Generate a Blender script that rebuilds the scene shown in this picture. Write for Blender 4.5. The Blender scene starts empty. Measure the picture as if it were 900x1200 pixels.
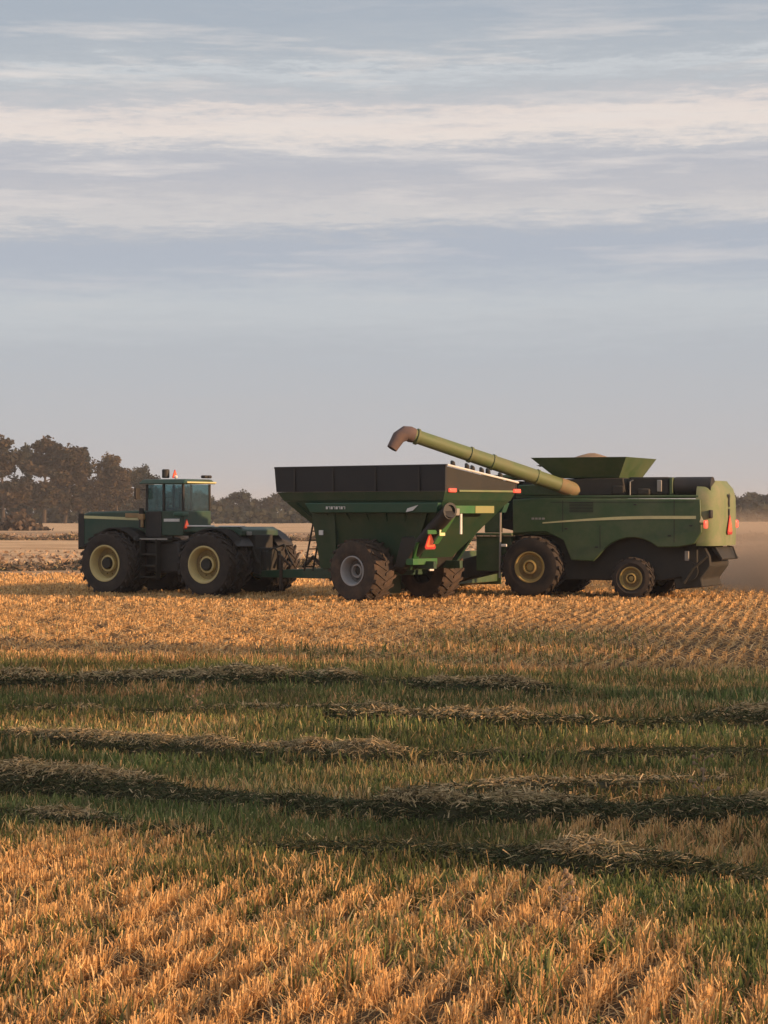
import bpy, bmesh, math, random
import numpy as np
from mathutils import Vector, Matrix, noise
R = math.radians
random.seed(4); rng = np.random.default_rng(7)
S = bpy.context.scene
COL = S.collection
F, H = 2600.0, 2.6          # focal length in photo pixels, camera height (m)

# ------------------------------------------------------------------ helpers
def lin(r, g, b):
    f = lambda c: (c/255/12.92) if c/255 <= .04045 else ((c/255+.055)/1.055)**2.4
    return (f(r), f(g), f(b), 1)

def tag(o, label=None, cat=None, group=None, kind=None):
    if label: o['label'] = label
    if cat: o['category'] = cat
    if group: o['group'] = group
    if kind: o['kind'] = kind
    return o

def empty(name, loc=(0,0,0), rz=0, **k):
    o = bpy.data.objects.new(name, None); COL.objects.link(o)
    o.location = loc; o.rotation_euler = (0,0,rz); o.empty_display_size = .3
    return tag(o, **k)

def mesh_np(name, verts, faces4, mat, parent=None, cols=None, tri=False):
    """quads (n,4) or tris (n,3) given as numpy arrays -> one mesh object"""
    k = faces4.shape[1]
    me = bpy.data.meshes.new(name)
    me.vertices.add(len(verts)); me.vertices.foreach_set('co', verts.astype(np.float32).ravel())
    me.loops.add(faces4.size); me.loops.foreach_set('vertex_index', faces4.astype(np.int32).ravel())
    me.polygons.add(len(faces4))
    me.polygons.foreach_set('loop_start', (np.arange(len(faces4))*k).astype(np.int32))
    me.update(calc_edges=True)
    if cols is not None:
        a = me.color_attributes.new('tint', 'FLOAT_COLOR', 'POINT')
        c = np.ones((len(verts),4), np.float32); c[:, :3] = cols
        a.data.foreach_set('color', c.ravel())
    me.materials.append(mat)
    o = bpy.data.objects.new(name, me); COL.objects.link(o)
    if parent: o.parent = parent
    return o

class MB:
    def __init__(s): s.bm = bmesh.new()
    def hexa(s, p):      # 8 points: bottom 4 ccw, top 4 ccw
        v = [s.bm.verts.new(q) for q in p]
        for f in ((3,2,1,0),(4,5,6,7),(0,1,5,4),(1,2,6,5),(2,3,7,6),(3,0,4,7)):
            s.bm.faces.new([v[i] for i in f])
        return s
    def box(s, x0,x1,y0,y1,z0,z1):
        return s.hexa([(x0,y0,z0),(x1,y0,z0),(x1,y1,z0),(x0,y1,z0),(x0,y0,z1),(x1,y0,z1),(x1,y1,z1),(x0,y1,z1)])
    def frustum(s, b, zb, t, zt):   # rects (x0,x1,y0,y1)
        return s.hexa([(b[0],b[2],zb),(b[1],b[2],zb),(b[1],b[3],zb),(b[0],b[3],zb),(t[0],t[2],zt),(t[1],t[2],zt),(t[1],t[3],zt),(t[0],t[3],zt)])
    def prism(s, prof, a0, a1, axis='y'):
        mk = {'y': lambda u,w,a:(u,a,w), 'x': lambda u,w,a:(a,u,w), 'z': lambda u,w,a:(u,w,a)}[axis]
        A = [s.bm.verts.new(mk(u,w,a0)) for u,w in prof]; B = [s.bm.verts.new(mk(u,w,a1)) for u,w in prof]
        n = len(prof)
        s.bm.faces.new(A); s.bm.faces.new(B[::-1])
        for i in range(n): s.bm.faces.new([A[i],B[i],B[(i+1)%n],A[(i+1)%n]])
        return s
    def poly(s, pts, radii, n=14, caps=True, squash=1):
        pts = [Vector(p) for p in pts]; rings = []
        if not hasattr(radii,'__len__'): radii = [radii]*len(pts)
        for i,p in enumerate(pts):
            d = (pts[min(i+1,len(pts)-1)]-pts[max(i-1,0)]).normalized()
            u = d.cross(Vector((0,0,1)))
            if u.length < .05: u = d.cross(Vector((1,0,0)))
            u.normalize(); w = d.cross(u)
            rings.append([s.bm.verts.new(p + (u*math.cos(t)+w*math.sin(t)*squash)*radii[i]) for t in [2*math.pi*k/n for k in range(n)]])
        for a,b in zip(rings, rings[1:]):
            for k in range(n): s.bm.faces.new([a[k],a[(k+1)%n],b[(k+1)%n],b[k]])
        if caps: s.bm.faces.new(rings[0][::-1]); s.bm.faces.new(rings[-1])
        return s
    def lathe(s, prof, c=(0,0,0), n=40, close=False):   # prof (r, y) turned about the local Y axis
        rings = []
        for r,y in prof:
            rings.append([s.bm.verts.new((c[0]+r*math.cos(t), c[1]+y, c[2]+r*math.sin(t))) for t in [2*math.pi*k/n for k in range(n)]])
        pr = list(zip(rings, rings[1:])) + ([(rings[-1],rings[0])] if close else [])
        for a,b in pr:
            for k in range(n): s.bm.faces.new([a[k],a[(k+1)%n],b[(k+1)%n],b[k]])
        return s
    def sphere(s, c, r, sc=(1,1,1), sub=2):
        m = Matrix.Translation(c) @ Matrix.Diagonal((sc[0],sc[1],sc[2],1))
        bmesh.ops.create_icosphere(s.bm, subdivisions=sub, radius=r, matrix=m); return s
    def build(s, name, mat, parent=None, bevel=0, ang=32):
        bmesh.ops.recalc_face_normals(s.bm, faces=s.bm.faces)
        for f in s.bm.faces: f.smooth = True
        for e in s.bm.edges:
            if len(e.link_faces)==2 and e.calc_face_angle(0) > R(ang): e.smooth = False
        me = bpy.data.meshes.new(name); s.bm.to_mesh(me); s.bm.free()
        me.materials.append(mat)
        o = bpy.data.objects.new(name, me); COL.objects.link(o)
        if parent: o.parent = parent
        if bevel:
            b = o.modifiers.new('bevel','BEVEL'); b.width = bevel; b.segments = 2; b.limit_method='ANGLE'; b.angle_limit=R(35)
        return o

# ------------------------------------------------------------------ materials
def newmat(name):
    m = bpy.data.materials.new(name); m.use_nodes = True
    nt = m.node_tree; p = nt.nodes['Principled BSDF']; return m, nt, p
def node(nt, t, **k):
    n = nt.nodes.new(t)
    for a,b in k.items(): setattr(n,a,b)
    return n
def paint(name, base, dust=(.20,.15,.10), amt=.35, rough=.42, scale=1.6, spec=.5, metal=0, coat=0, fine=.25):
    m, nt, p = newmat(name); L = nt.links.new
    tc = node(nt,'ShaderNodeTexCoord')
    n1 = node(nt,'ShaderNodeTexNoise'); n1.inputs['Scale'].default_value = scale; n1.inputs['Detail'].default_value = 8; n1.inputs['Roughness'].default_value=.65
    L(tc.outputs['Object'], n1.inputs['Vector'])
    r = node(nt,'ShaderNodeMapRange'); r.inputs['From Min'].default_value=.38; r.inputs['From Max'].default_value=.72; r.inputs['To Max'].default_value=amt
    L(n1.outputs['Fac'], r.inputs['Value'])
    n2 = node(nt,'ShaderNodeTexNoise'); n2.inputs['Scale'].default_value = scale*14; n2.inputs['Detail'].default_value=5
    L(tc.outputs['Object'], n2.inputs['Vector'])
    ml = node(nt,'ShaderNodeMath', operation='MULTIPLY'); ml.inputs[1].default_value = fine
    L(n2.outputs['Fac'], ml.inputs[0])
    ad = node(nt,'ShaderNodeMath', operation='ADD', use_clamp=True); L(r.outputs[0], ad.inputs[0]); L(ml.outputs[0], ad.inputs[1])
    mx = node(nt,'ShaderNodeMix', data_type='RGBA'); mx.inputs[6].default_value=(*base,1); mx.inputs[7].default_value=(*dust,1)
    L(ad.outputs[0], mx.inputs[0]); L(mx.outputs[2], p.inputs['Base Color'])
    rr = node(nt,'ShaderNodeMapRange'); rr.inputs['To Min'].default_value=rough; rr.inputs['To Max'].default_value=min(1,rough+.4)
    L(ad.outputs[0], rr.inputs['Value']); L(rr.outputs[0], p.inputs['Roughness'])
    p.inputs['Specular IOR Level'].default_value=spec; p.inputs['Metallic'].default_value=metal
    return m
def lamp(name, col, e):
    m, nt, p = newmat(name); p.inputs['Base Color'].default_value=(*col,1); p.inputs['Roughness'].default_value=.25
    p.inputs['Emission Color'].default_value=(*col,1); p.inputs['Emission Strength'].default_value=e
    return m
def tinted(name, rough=.75, trans=0.25, spec=.25):
    """vegetation: per-blade colour attribute, part of the light passes through"""
    m, nt, p = newmat(name); L = nt.links.new
    a = node(nt,'ShaderNodeAttribute', attribute_name='tint')
    L(a.outputs['Color'], p.inputs['Base Color']); p.inputs['Roughness'].default_value=rough; p.inputs['Specular IOR Level'].default_value=spec
    if trans:
        t = node(nt,'ShaderNodeBsdfTranslucent'); L(a.outputs['Color'], t.inputs['Color'])
        mx = node(nt,'ShaderNodeMixShader'); mx.inputs[0].default_value=trans
        L(p.outputs[0], mx.inputs[1]); L(t.outputs[0], mx.inputs[2]); L(mx.outputs[0], nt.nodes['Material Output'].inputs['Surface'])
    return m
M = {}
M['tgreen']  = paint('tractor_green', (.010,.060,.036), amt=.22, fine=.10)
M['cgreen']  = paint('cart_green', (.010,.058,.028), amt=.18, fine=.09)
M['cteal']   = paint('cart_frame_green', (.010,.085,.050), amt=.15, fine=.08)
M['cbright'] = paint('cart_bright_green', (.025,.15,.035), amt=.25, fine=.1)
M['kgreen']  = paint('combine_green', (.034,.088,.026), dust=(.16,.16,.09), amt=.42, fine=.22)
M['krear']   = paint('combine_sunlit_green', (.12,.19,.065), dust=(.30,.26,.17), amt=.6, fine=.4, rough=.55)  # lighter copy of the combine green, sunlight on the rear painted in
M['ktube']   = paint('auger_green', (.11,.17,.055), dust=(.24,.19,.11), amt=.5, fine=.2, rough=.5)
M['black']   = paint('black_plastic', (.012,.013,.014), amt=.12, fine=.1, rough=.6)
M['dark']    = paint('dark_machinery', (.016,.017,.015), dust=(.09,.072,.05), amt=.3, fine=.18, rough=.7)
M['rubber']  = paint('tyre_rubber', (.014,.013,.013), dust=(.12,.085,.06), amt=.34, fine=.22, rough=.85, scale=2.5)
M['muddy']   = paint('muddy_rubber', (.018,.017,.016), dust=(.15,.095,.06), amt=.5, fine=.35, rough=.9, scale=3)
M['yellow']  = paint('rim_yellow', (.68,.53,.19), dust=(.46,.37,.21), amt=.55, fine=.45, rough=.5)
M['kyellow'] = paint('dusty_rim_yellow', (.52,.36,.09), dust=(.32,.24,.12), amt=.5, fine=.5, rough=.6)
M['disc'] = paint('dirty_rim_disc', (.34,.25,.08), dust=(.17,.12,.07), amt=.7, fine=.5, rough=.7)
M['sdisc'] = paint('dirty_grey_disc', (.20,.20,.20), dust=(.12,.10,.08), amt=.7, fine=.5, rough=.7)
M['rpanel'] = paint('olive_reflective_panel', (.30,.31,.10), dust=(.25,.2,.12), amt=.4)
M['wornk'] = paint('worn_auger_base', (.17,.17,.075), dust=(.34,.21,.12), amt=.8, fine=.3, rough=.6, scale=3)
M['silver']  = paint('rim_silver', (.42,.42,.42), dust=(.26,.22,.18), amt=.5, fine=.3, rough=.45)
M['stripe']  = paint('stripe_yellow', (.72,.66,.32), dust=(.4,.34,.2), amt=.4, fine=.2)
M['white']   = paint('white_trim', (.78,.76,.72), dust=(.45,.40,.33), amt=.3, fine=.15)
M['grey']    = paint('grey_metal', (.30,.30,.28), dust=(.28,.22,.15), amt=.5, fine=.2, rough=.5)
M['tan']     = paint('crop_dust', (.36,.25,.15), dust=(.24,.16,.10), amt=.8, fine=.5, rough=.95, scale=4)
M['rust']    = paint('worn_elbow', (.16,.10,.075), dust=(.10,.08,.09), amt=.7, fine=.4, rough=.75, scale=4)
M['wornend'] = paint('worn_yellowish_metal', (.42,.24,.10), dust=(.30,.22,.12), amt=.7, fine=.3, rough=.6, scale=4)
M['vinyl']   = paint('black_side_boards', (.010,.012,.015), dust=(.06,.055,.05), amt=.12, fine=.08, rough=.55)
M['smv']     = lamp('fluorescent_orange', (.95,.13,.05), .35)  # glow added to the triangle reflector, which is no lamp
M['smvred']  = paint('reflector_border', (.45,.02,.015), amt=.1, fine=.05)
M['tail']    = lamp('red_tail_lamp', (.95,.10,.06), .9)
M['amber']   = lamp('amber_lamp', (.9,.35,.07), .3)
M['reflect'] = paint('pale_reflector', (.85,.83,.45), amt=.1, fine=.05, rough=.2)
def glass(name, col, a):
    m, nt, p = newmat(name); L = nt.links.new
    g = node(nt,'ShaderNodeBsdfGlossy'); g.inputs['Roughness'].default_value=.06; g.inputs['Color'].default_value=(.8,.9,.92,1)
    t = node(nt,'ShaderNodeBsdfTransparent'); t.inputs['Color'].default_value=(*col,1)
    lw = node(nt,'ShaderNodeLayerWeight'); pw = node(nt,'ShaderNodeMath', operation='POWER'); pw.inputs[1].default_value=3.5; L(lw.outputs['Facing'], pw.inputs[0]); fr = node(nt,'ShaderNodeMath', operation='MULTIPLY_ADD'); fr.inputs[1].default_value=.7; fr.inputs[2].default_value=.05; L(pw.outputs[0], fr.inputs[0])
    d = node(nt,'ShaderNodeBsdfDiffuse'); d.inputs['Color'].default_value=(.12,.17,.17,1)
    m1 = node(nt,'ShaderNodeMixShader'); m1.inputs[0].default_value=a; L(t.outputs[0], m1.inputs[1]); L(d.outputs[0], m1.inputs[2])
    m2 = node(nt,'ShaderNodeMixShader'); L(fr.outputs[0], m2.inputs[0]); L(m1.outputs[0], m2.inputs[1]); L(g.outputs[0], m2.inputs[2])
    L(m2.outputs[0], nt.nodes['Material Output'].inputs['Surface']); return m
M['glass'] = glass('tinted_cab_glass', (.58,.72,.74), .06)
M['straw'] = tinted('straw', .8, .22); M['leaf'] = tinted('leaf', .7, .3)
M['hay'] = tinted('cut_hay', .9, .12)
M['bark'] = paint('bark', (.075,.060,.047), dust=(.12,.10,.08), amt=.5, rough=.9, spec=.2)

# ------------------------------------------------------------------ camera, sun, sky
cam = bpy.data.cameras.new('camera'); co = bpy.data.objects.new('camera', cam); COL.objects.link(co)
cam.sensor_fit='VERTICAL'; cam.sensor_height=24; cam.lens=24*F/1200; cam.clip_end=12000; cam.clip_start=.1
co.location=(0,0,H); co.rotation_euler=(R(90),0,0); S.camera = co
S.render.resolution_x=768; S.render.resolution_y=1024
S.view_settings.view_transform='Standard'; S.view_settings.look='None'; S.view_settings.exposure=.2; S.view_settings.gamma=1

sd = Vector((.90,-.43,0)).normalized(); EL = R(12)
sdir = Vector((sd.x*math.cos(EL), sd.y*math.cos(EL), math.sin(EL)))
sun = bpy.data.lights.new('sun','SUN'); so = bpy.data.objects.new('sun', sun); COL.objects.link(so)
sun.energy=5.0; sun.angle=R(1.2); sun.color=(1,.61,.33)
so.rotation_euler = sdir.to_track_quat('Z','Y').to_euler()

W = bpy.data.worlds.new('World'); S.world = W; W.use_nodes=True
nt = W.node_tree; L = nt.links.new; bg = nt.nodes['Background']
sky = node(nt,'ShaderNodeTexSky', sky_type='NISHITA'); sky.sun_disc=False; sky.sun_elevation=EL; sky.sun_rotation=math.atan2(sd.x, sd.y)
tc = node(nt,'ShaderNodeTexCoord'); sep = node(nt,'ShaderNodeSeparateXYZ'); L(tc.outputs['Generated'], sep.inputs[0])
def mth(op, a, b=None, clamp=False):
    n = node(nt,'ShaderNodeMath', operation=op, use_clamp=clamp)
    for i,v in enumerate((a,b)):
        if v is None: continue
        if isinstance(v,(int,float)): n.inputs[i].default_value=v
        else: L(v, n.inputs[i])
    return n.outputs[0]
def nz(scale, sx, sz, detail=6, rough=.55, off=0):
    mp = node(nt,'ShaderNodeMapping'); mp.inputs['Scale'].default_value=(sx,sx,sz); mp.inputs['Location'].default_value=(off,off*.7,off*.3)
    L(tc.outputs['Generated'], mp.inputs['Vector'])
    t = node(nt,'ShaderNodeTexNoise'); t.inputs['Scale'].default_value=scale; t.inputs['Detail'].default_value=detail; t.inputs['Roughness'].default_value=rough
    L(mp.outputs[0], t.inputs['Vector']); return t.outputs['Fac']
# long thin streaks bend and break the cloud layers
w1 = mth('MULTIPLY', mth('SUBTRACT', nz(1, 4, 26, 7, .6, 3.1), .5), .015)
w2 = mth('MULTIPLY', mth('SUBTRACT', nz(1, 16, 150, 8, .7, 9.4), .5), .027)
w3 = mth('MULTIPLY', mth('SUBTRACT', nz(1, 55, 330, 7, .75, 2.2), .5), .022)
w4 = mth('MULTIPLY', sep.outputs['X'], -.018)
zz = mth('ADD', mth('ADD', mth('ADD', mth('ADD', mth('ADD', sep.outputs['Z'], w1), w2), w3), w4), .003)
ramp = node(nt,'ShaderNodeValToRGB'); cr = ramp.color_ramp
stops = [(0,(186,182,181)),(.035,(181,182,186)),(.075,(177,182,189)),(.096,(188,193,198)),(.112,(173,180,191)),(.124,(171,178,190)),
 (.131,(178,182,190)),(.137,(202,199,199)),(.144,(190,189,193)),(.158,(180,182,190)),(.165,(192,192,196)),(.170,(226,216,209)),(.178,(223,212,206)),(.183,(194,193,196)),
 (.193,(180,185,191)),(.199,(196,200,204)),(.204,(177,183,190)),(.225,(165,174,185)),(.30,(168,178,190)),(.45,(190,190,196)),(.75,(170,176,188))]
while len(cr.elements) < len(stops): cr.elements.new(.5)
for e,(p,c) in zip(cr.elements, stops): e.position=p; e.color=lin(*c)
L(zz, ramp.inputs[0])
# brighter wisps
ws = nz(1, 9, 95, 8, .62, 5.7)
wm = node(nt,'ShaderNodeMapRange'); wm.inputs['From Min'].default_value=.52; wm.inputs['From Max'].default_value=.70; wm.inputs['To Max'].default_value=.8; L(ws, wm.inputs['Value'])
zm = node(nt,'ShaderNodeMapRange'); zm.inputs['From Min'].default_value=.08; zm.inputs['From Max'].default_value=.15; L(sep.outputs['Z'], zm.inputs['Value'])
zt = node(nt,'ShaderNodeMapRange'); zt.inputs['From Min'].default_value=.205; zt.inputs['From Max'].default_value=.225; zt.inputs['To Min'].default_value=1; zt.inputs['To Max'].default_value=.15; L(sep.outputs['Z'], zt.inputs['Value'])
wf = mth('MULTIPLY', mth('MULTIPLY', wm.outputs[0], zm.outputs[0]), zt.outputs[0])
mx = node(nt,'ShaderNodeMix', data_type='RGBA'); mx.inputs[7].default_value=lin(224,216,211)
L(wf, mx.inputs[0]); L(ramp.outputs[0], mx.inputs[6])
STR=.10
sc = node(nt,'ShaderNodeVectorMath', operation='SCALE'); sc.inputs['Scale'].default_value=1/STR*.94; L(mx.outputs[2], sc.inputs[0])
mk = node(nt,'ShaderNodeMix', data_type='RGBA'); mk.inputs[0].default_value=.97
L(sky.outputs[0], mk.inputs[6]); L(sc.outputs[0], mk.inputs[7]); L(mk.outputs[2], bg.inputs['Color']); bg.inputs['Strength'].default_value=STR

# ------------------------------------------------------------------ ground
def gp(px, py):   # a point of the flat field seen at a photo pixel
    D = F*H/(py-600.0); return ((px-450)*D/F, D)
def smooth(e0,e1,x): t=np.clip((x-e0)/(e1-e0),0,1); return t*t*(3-2*t)
_nt = rng.random((64,64,3))
def vn(x, y, s, k=0):   # cheap tiling value noise for numpy arrays
    x = np.asarray(x)/s+17.3*k; y = np.asarray(y)/s+5.1*k
    xi=np.floor(x).astype(int); yi=np.floor(y).astype(int); fx=x-xi; fy=y-yi
    fx=fx*fx*(3-2*fx); fy=fy*fy*(3-2*fy); g=lambda a,b:_nt[a%64,b%64,k%3]
    return (g(xi,yi)*(1-fx)+g(xi+1,yi)*fx)*(1-fy)+(g(xi,yi+1)*(1-fx)+g(xi+1,yi+1)*fx)*fy

def green_frac(x, y):
    """how weedy the field is at (x, y): 0 clean stubble, 1 all green"""
    u = x/y*2600/450                      # -1..1 across the view
    near = 16.0 - 1.15*(u+1) - np.clip(u-.45,0,1)*2.2 + (vn(x,y,1.3,1)-.5)*2.0
    far = 36.6 - 1.4*u + (vn(x,y,3.5,2)-.5)*4
    g = smooth(-.5,.9, y-near)*(1-smooth(-1.5,1.5, y-far))
    patch = smooth(.60,.74, vn(x,y,2.1,0))*smooth(30,20,y)*.75
    g = g*(1-patch)
    # a few weeds creep into the clean strips
    g = np.maximum(g, .42*smooth(.52,.78,vn(x,y,.55,2))*(y<18))
    g = np.maximum(g, .13*smooth(.35,.8,vn(x,y,4,1))*(y>36)*(y<52))
    return g

gm, gt, gpn = newmat('field_soil'); Lg = gt.links.new
tcg = node(gt,'ShaderNodeTexCoord')
def gnoise(scale, sx=1, sy=1, detail=8, rough=.6):
    mp = node(gt,'ShaderNodeMapping'); mp.inputs['Scale'].default_value=(sx,sy,1); Lg(tcg.outputs['Object'], mp.inputs['Vector'])
    n = node(gt,'ShaderNodeTexNoise'); n.inputs['Scale'].default_value=scale; n.inputs['Detail'].default_value=detail; n.inputs['Roughness'].default_value=rough
    Lg(mp.outputs[0], n.inputs['Vector']); return n.outputs['Fac']
def gmix(fac, a, b):
    n = node(gt,'ShaderNodeMix', data_type='RGBA')
    if isinstance(fac,(int,float)): n.inputs[0].default_value=fac
    else: Lg(fac, n.inputs[0])
    for i,v in ((6,a),(7,b)):
        if isinstance(v,tuple): n.inputs[i].default_value=v
        else: Lg(v, n.inputs[i])
    return n.outputs[2]
def grange(v, a, b, c=0, d=1):
    n = node(gt,'ShaderNodeMapRange'); n.interpolation_type='SMOOTHSTEP'
    for k,q in zip(('From Min','From Max','To Min','To Max'),(a,b,c,d)): n.inputs[k].default_value=q
    Lg(v, n.inputs['Value']); return n.outputs[0]
sepg = node(gt,'ShaderNodeSeparateXYZ'); Lg(tcg.outputs['Object'], sepg.inputs[0])
wob = node(gt,'ShaderNodeMath', operation='MULTIPLY_ADD'); Lg(gnoise(.012,1,1,4), wob.inputs[0]); wob.inputs[1].default_value=30; Lg(sepg.outputs['Y'], wob.inputs[2])
yy = wob.outputs[0]
near_c = gmix(gnoise(9), (.085,.052,.028,1), (.20,.125,.06,1))
weed_c = gmix(gnoise(6), (.07,.07,.03,1), (.17,.135,.065,1))
wz = node(gt,'ShaderNodeMath', operation='MULTIPLY'); Lg(grange(sepg.outputs['Y'],15,18), wz.inputs[0]); Lg(grange(sepg.outputs['Y'],34,38,1,0), wz.inputs[1])
c1 = gmix(wz.outputs[0], near_c, weed_c)
# distance: swathed stubble, strips of different crop residue
strip = gmix(grange(gnoise(.30,.5,1.0,10,.75),.35,.65), (.50,.31,.165,1), (.80,.56,.32,1))
dk    = gmix(grange(gnoise(.4,.5,1.0,10,.75),.35,.65), (.28,.185,.11,1), (.50,.34,.20,1))
band = node(gt,'ShaderNodeValToRGB'); bc = band.color_ramp; bc.interpolation='LINEAR'
pos = node(gt,'ShaderNodeMapRange'); pos.inputs['From Min'].default_value=60; pos.inputs['From Max'].default_value=560; Lg(yy, pos.inputs['Value']); Lg(pos.outputs[0], band.inputs[0])
st = [(0,0),(.05,.15),(.07,.75),(.12,.75),(.125,.2),(.165,.15),(.175,0),(.28,0),(.30,.9),(.48,.85),(.52,.05),(1,0)]
while len(bc.elements) < len(st): bc.elements.new(.5)
for e,(p,v) in zip(bc.elements, st): e.position=p; e.color=(v,v,v,1)
farc = gmix(band.outputs[0], strip, dk)
c2 = gmix(grange(sepg.outputs['Y'],60,90), c1, farc)
Lg(c2, gpn.inputs['Base Color']); gpn.inputs['Roughness'].default_value=.95; gpn.inputs['Specular IOR Level'].default_value=.1
bp = node(gt,'ShaderNodeBump'); bp.inputs['Strength'].default_value=.8; bp.inputs['Distance'].default_value=.12; Lg(gnoise(5,1,1,10,.7), bp.inputs['Height']); Lg(bp.outputs[0], gpn.inputs['Normal'])
# one sheet, finer close by, reaching the horizon
ys = np.concatenate([np.linspace(-60,8,18), np.linspace(8.4,90,330), np.geomspace(91,3400,110)])
xs0 = np.concatenate([-np.geomspace(3000,12,50), np.linspace(-11.7,11.7,150), np.geomspace(12,3000,50)])
gx, gy = np.meshgrid(xs0, ys)
gz = ((vn(gx,gy,.45,0)-.5)*.05 + (vn(gx,gy,.17,1)-.5)*.03)*(np.abs(gx)<14)*(gy<90)*(gy>5)
gz += (vn(gx,gy,60,2)-.5)*.7*smooth(95,160,gy)
nx, ny = len(xs0), len(ys)
idx = np.arange(nx*ny).reshape(ny,nx)
fc = np.stack([idx[:-1,:-1],idx[:-1,1:],idx[1:,1:],idx[1:,:-1]],-1).reshape(-1,4)
go = mesh_np('field', np.stack([gx,gy,gz],-1).reshape(-1,3), fc, gm)
go.data.polygons.foreach_set('use_smooth', np.ones(len(fc),bool)); tag(go, kind='structure')

# ------------------------------------------------------------------ blades (stubble, weeds, hay)
def blades(name, P, hgt, wid, dirx, diry, cols, mat, parent=None, fan=0.6, tipw=.55):
    """each blade: 3 levels, bends from upright towards (dirx, diry)"""
    n = len(P); az = rng.uniform(0,math.pi,n); ax = np.cos(az); ay = np.sin(az)
    V = np.zeros((n,6,3))
    for k,(t,w) in enumerate(((0,1),(.55,.85),(1,tipw))):
        bend = t**1.6
        cx = P[:,0]+dirx*hgt*bend; cy = P[:,1]+diry*hgt*bend
        l = np.sqrt(np.clip(1-(dirx**2+diry**2)*.75,.08,1)); cz = P[:,2]+hgt*l*t
        hw = wid*w*.5
        V[:,2*k,0]=cx-ax*hw; V[:,2*k,1]=cy-ay*hw; V[:,2*k,2]=cz
        V[:,2*k+1,0]=cx+ax*hw; V[:,2*k+1,1]=cy+ay*hw; V[:,2*k+1,2]=cz
    b = (np.arange(n)*6)[:,None]
    q = np.concatenate([b+np.array([[0,1,3,2]]), b+np.array([[2,3,5,4]])],0)
    return mesh_np(name, V.reshape(-1,3), q, mat, parent, np.repeat(cols,6,0))

def pal(n, cols, weights=None, jit=.18):
    c = np.array(cols); i = rng.choice(len(c), n, p=weights)
    return np.clip(c[i]*(1+rng.normal(0,jit,(n,1))), .004,.95)
STRAW = [(.78,.47,.19),(.68,.40,.155),(.86,.56,.26),(.46,.26,.105),(.72,.48,.235),(.25,.15,.065)]
SW = [.28,.25,.15,.13,.12,.07]
GREEN = [(.130,.158,.045),(.185,.195,.062),(.26,.25,.09),(.086,.112,.036),(.36,.28,.13),(.22,.16,.075)]
GW = [.28,.26,.16,.15,.10,.05]

def rows(y0, y1, spacing, per_m, t, sd=.022):
    """points along drilled rows that run away from the camera, t = sideways drift per metre"""
    half = .20*y1+3.0
    u0, u1 = -half - t*y1, half
    us = np.arange(u0, u1, spacing)
    nper = int((y1-y0)*per_m)
    U = np.repeat(us, nper); Y = rng.uniform(y0,y1,len(U))
    X = U + t*Y + (vn(U*9,Y,1.1,2)-.5)*.04 + rng.normal(0,sd,len(U))*(.6+vn(U,Y,.6,1))
    k = (np.abs(X) < .19*Y+1.6); return X[k], Y[k]

# near drilled stubble, every stalk a blade
objs=[]
X,Y = rows(9.2,19,.30,430,.27,.034)
clump = vn(X,Y,.13,0)*.65+vn(X,Y,.40,2)*.55
g = green_frac(X,Y)
keep = (rng.random(len(X)) < np.clip(2.4*(clump-.30),.03,1)*(1-g*.95))
X,Y,clump = X[keep],Y[keep],clump[keep]; n=len(X)
hh = rng.normal(.104,.015,n)*(.7+.6*clump)*np.where(rng.random(n)<.03,1.35,1)
P = np.stack([X,Y,np.full(n,-.01)],-1)
a = rng.uniform(0,2*math.pi,n); ln = np.abs(rng.normal(0,.16,n))
s = blades('stubble', P, hh, rng.uniform(.004,.009,n), np.cos(a)*ln, np.sin(a)*ln, pal(n,STRAW,SW), M['straw'], tipw=.9)
tag(s, 'short orange-gold cereal stubble in drilled rows filling the foreground', 'stubble', kind='stuff')
# leaves and chaff hanging in the rows
k = rng.choice(n, int(n*.55)); 
P2 = P[k]+np.stack([rng.normal(0,.04,len(k)),rng.normal(0,.04,len(k)),rng.uniform(0,.06,len(k))],-1)
a = rng.uniform(0,2*math.pi,len(k)); ln = rng.uniform(.3,1.0,len(k))
s2 = blades('stubble_leaves', P2, rng.uniform(.05,.13,len(k)), rng.uniform(.007,.014,len(k)), np.cos(a)*ln, np.sin(a)*ln, pal(len(k),STRAW,SW), M['straw'])
tag(s2, 'dry bent leaves and chaff caught among the foreground stubble', 'stubble leaves', kind='stuff')

# middle and far stubble: tufts
parts=[]
for (y0,y1,sp,pm,t,w,hm) in ((19,37,.27,30,.27,.018,.13),(37,60,.29,50,.19,.028,.085),(60,92,.30,26,.19,.045,.12)):
    X,Y = rows(y0,y1,sp,pm,t,.014 if y0<60 else .03)
    g = green_frac(X,Y); c = vn(X,Y*.35,.24,1)*.7+vn(X,Y,1.1,0)*.35
    keep = rng.random(len(X)) < (1-g*.93)*np.clip(2.6*(c-.28),.03,1)
    parts.append((X[keep],Y[keep],np.full(keep.sum(),w),np.full(keep.sum(),hm),c[keep]))
X,Y,w,hm,c = [np.concatenate(q) for q in zip(*parts)]; n=len(X)
P = np.stack([X,Y,np.full(n,-.02)],-1); a = rng.uniform(0,2*math.pi,n); ln=np.abs(rng.normal(0,.22,n))
s = blades('stubble', P, rng.normal(1,.16,n)*hm*(.65+.6*c), w*rng.uniform(.6,1.4,n), np.cos(a)*ln, np.sin(a)*ln, pal(n,STRAW,SW,.14), M['straw'], tipw=.8)
tag(s, 'tan stubble rows across the field between the green strip and the machines', 'stubble', kind='stuff')

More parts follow.
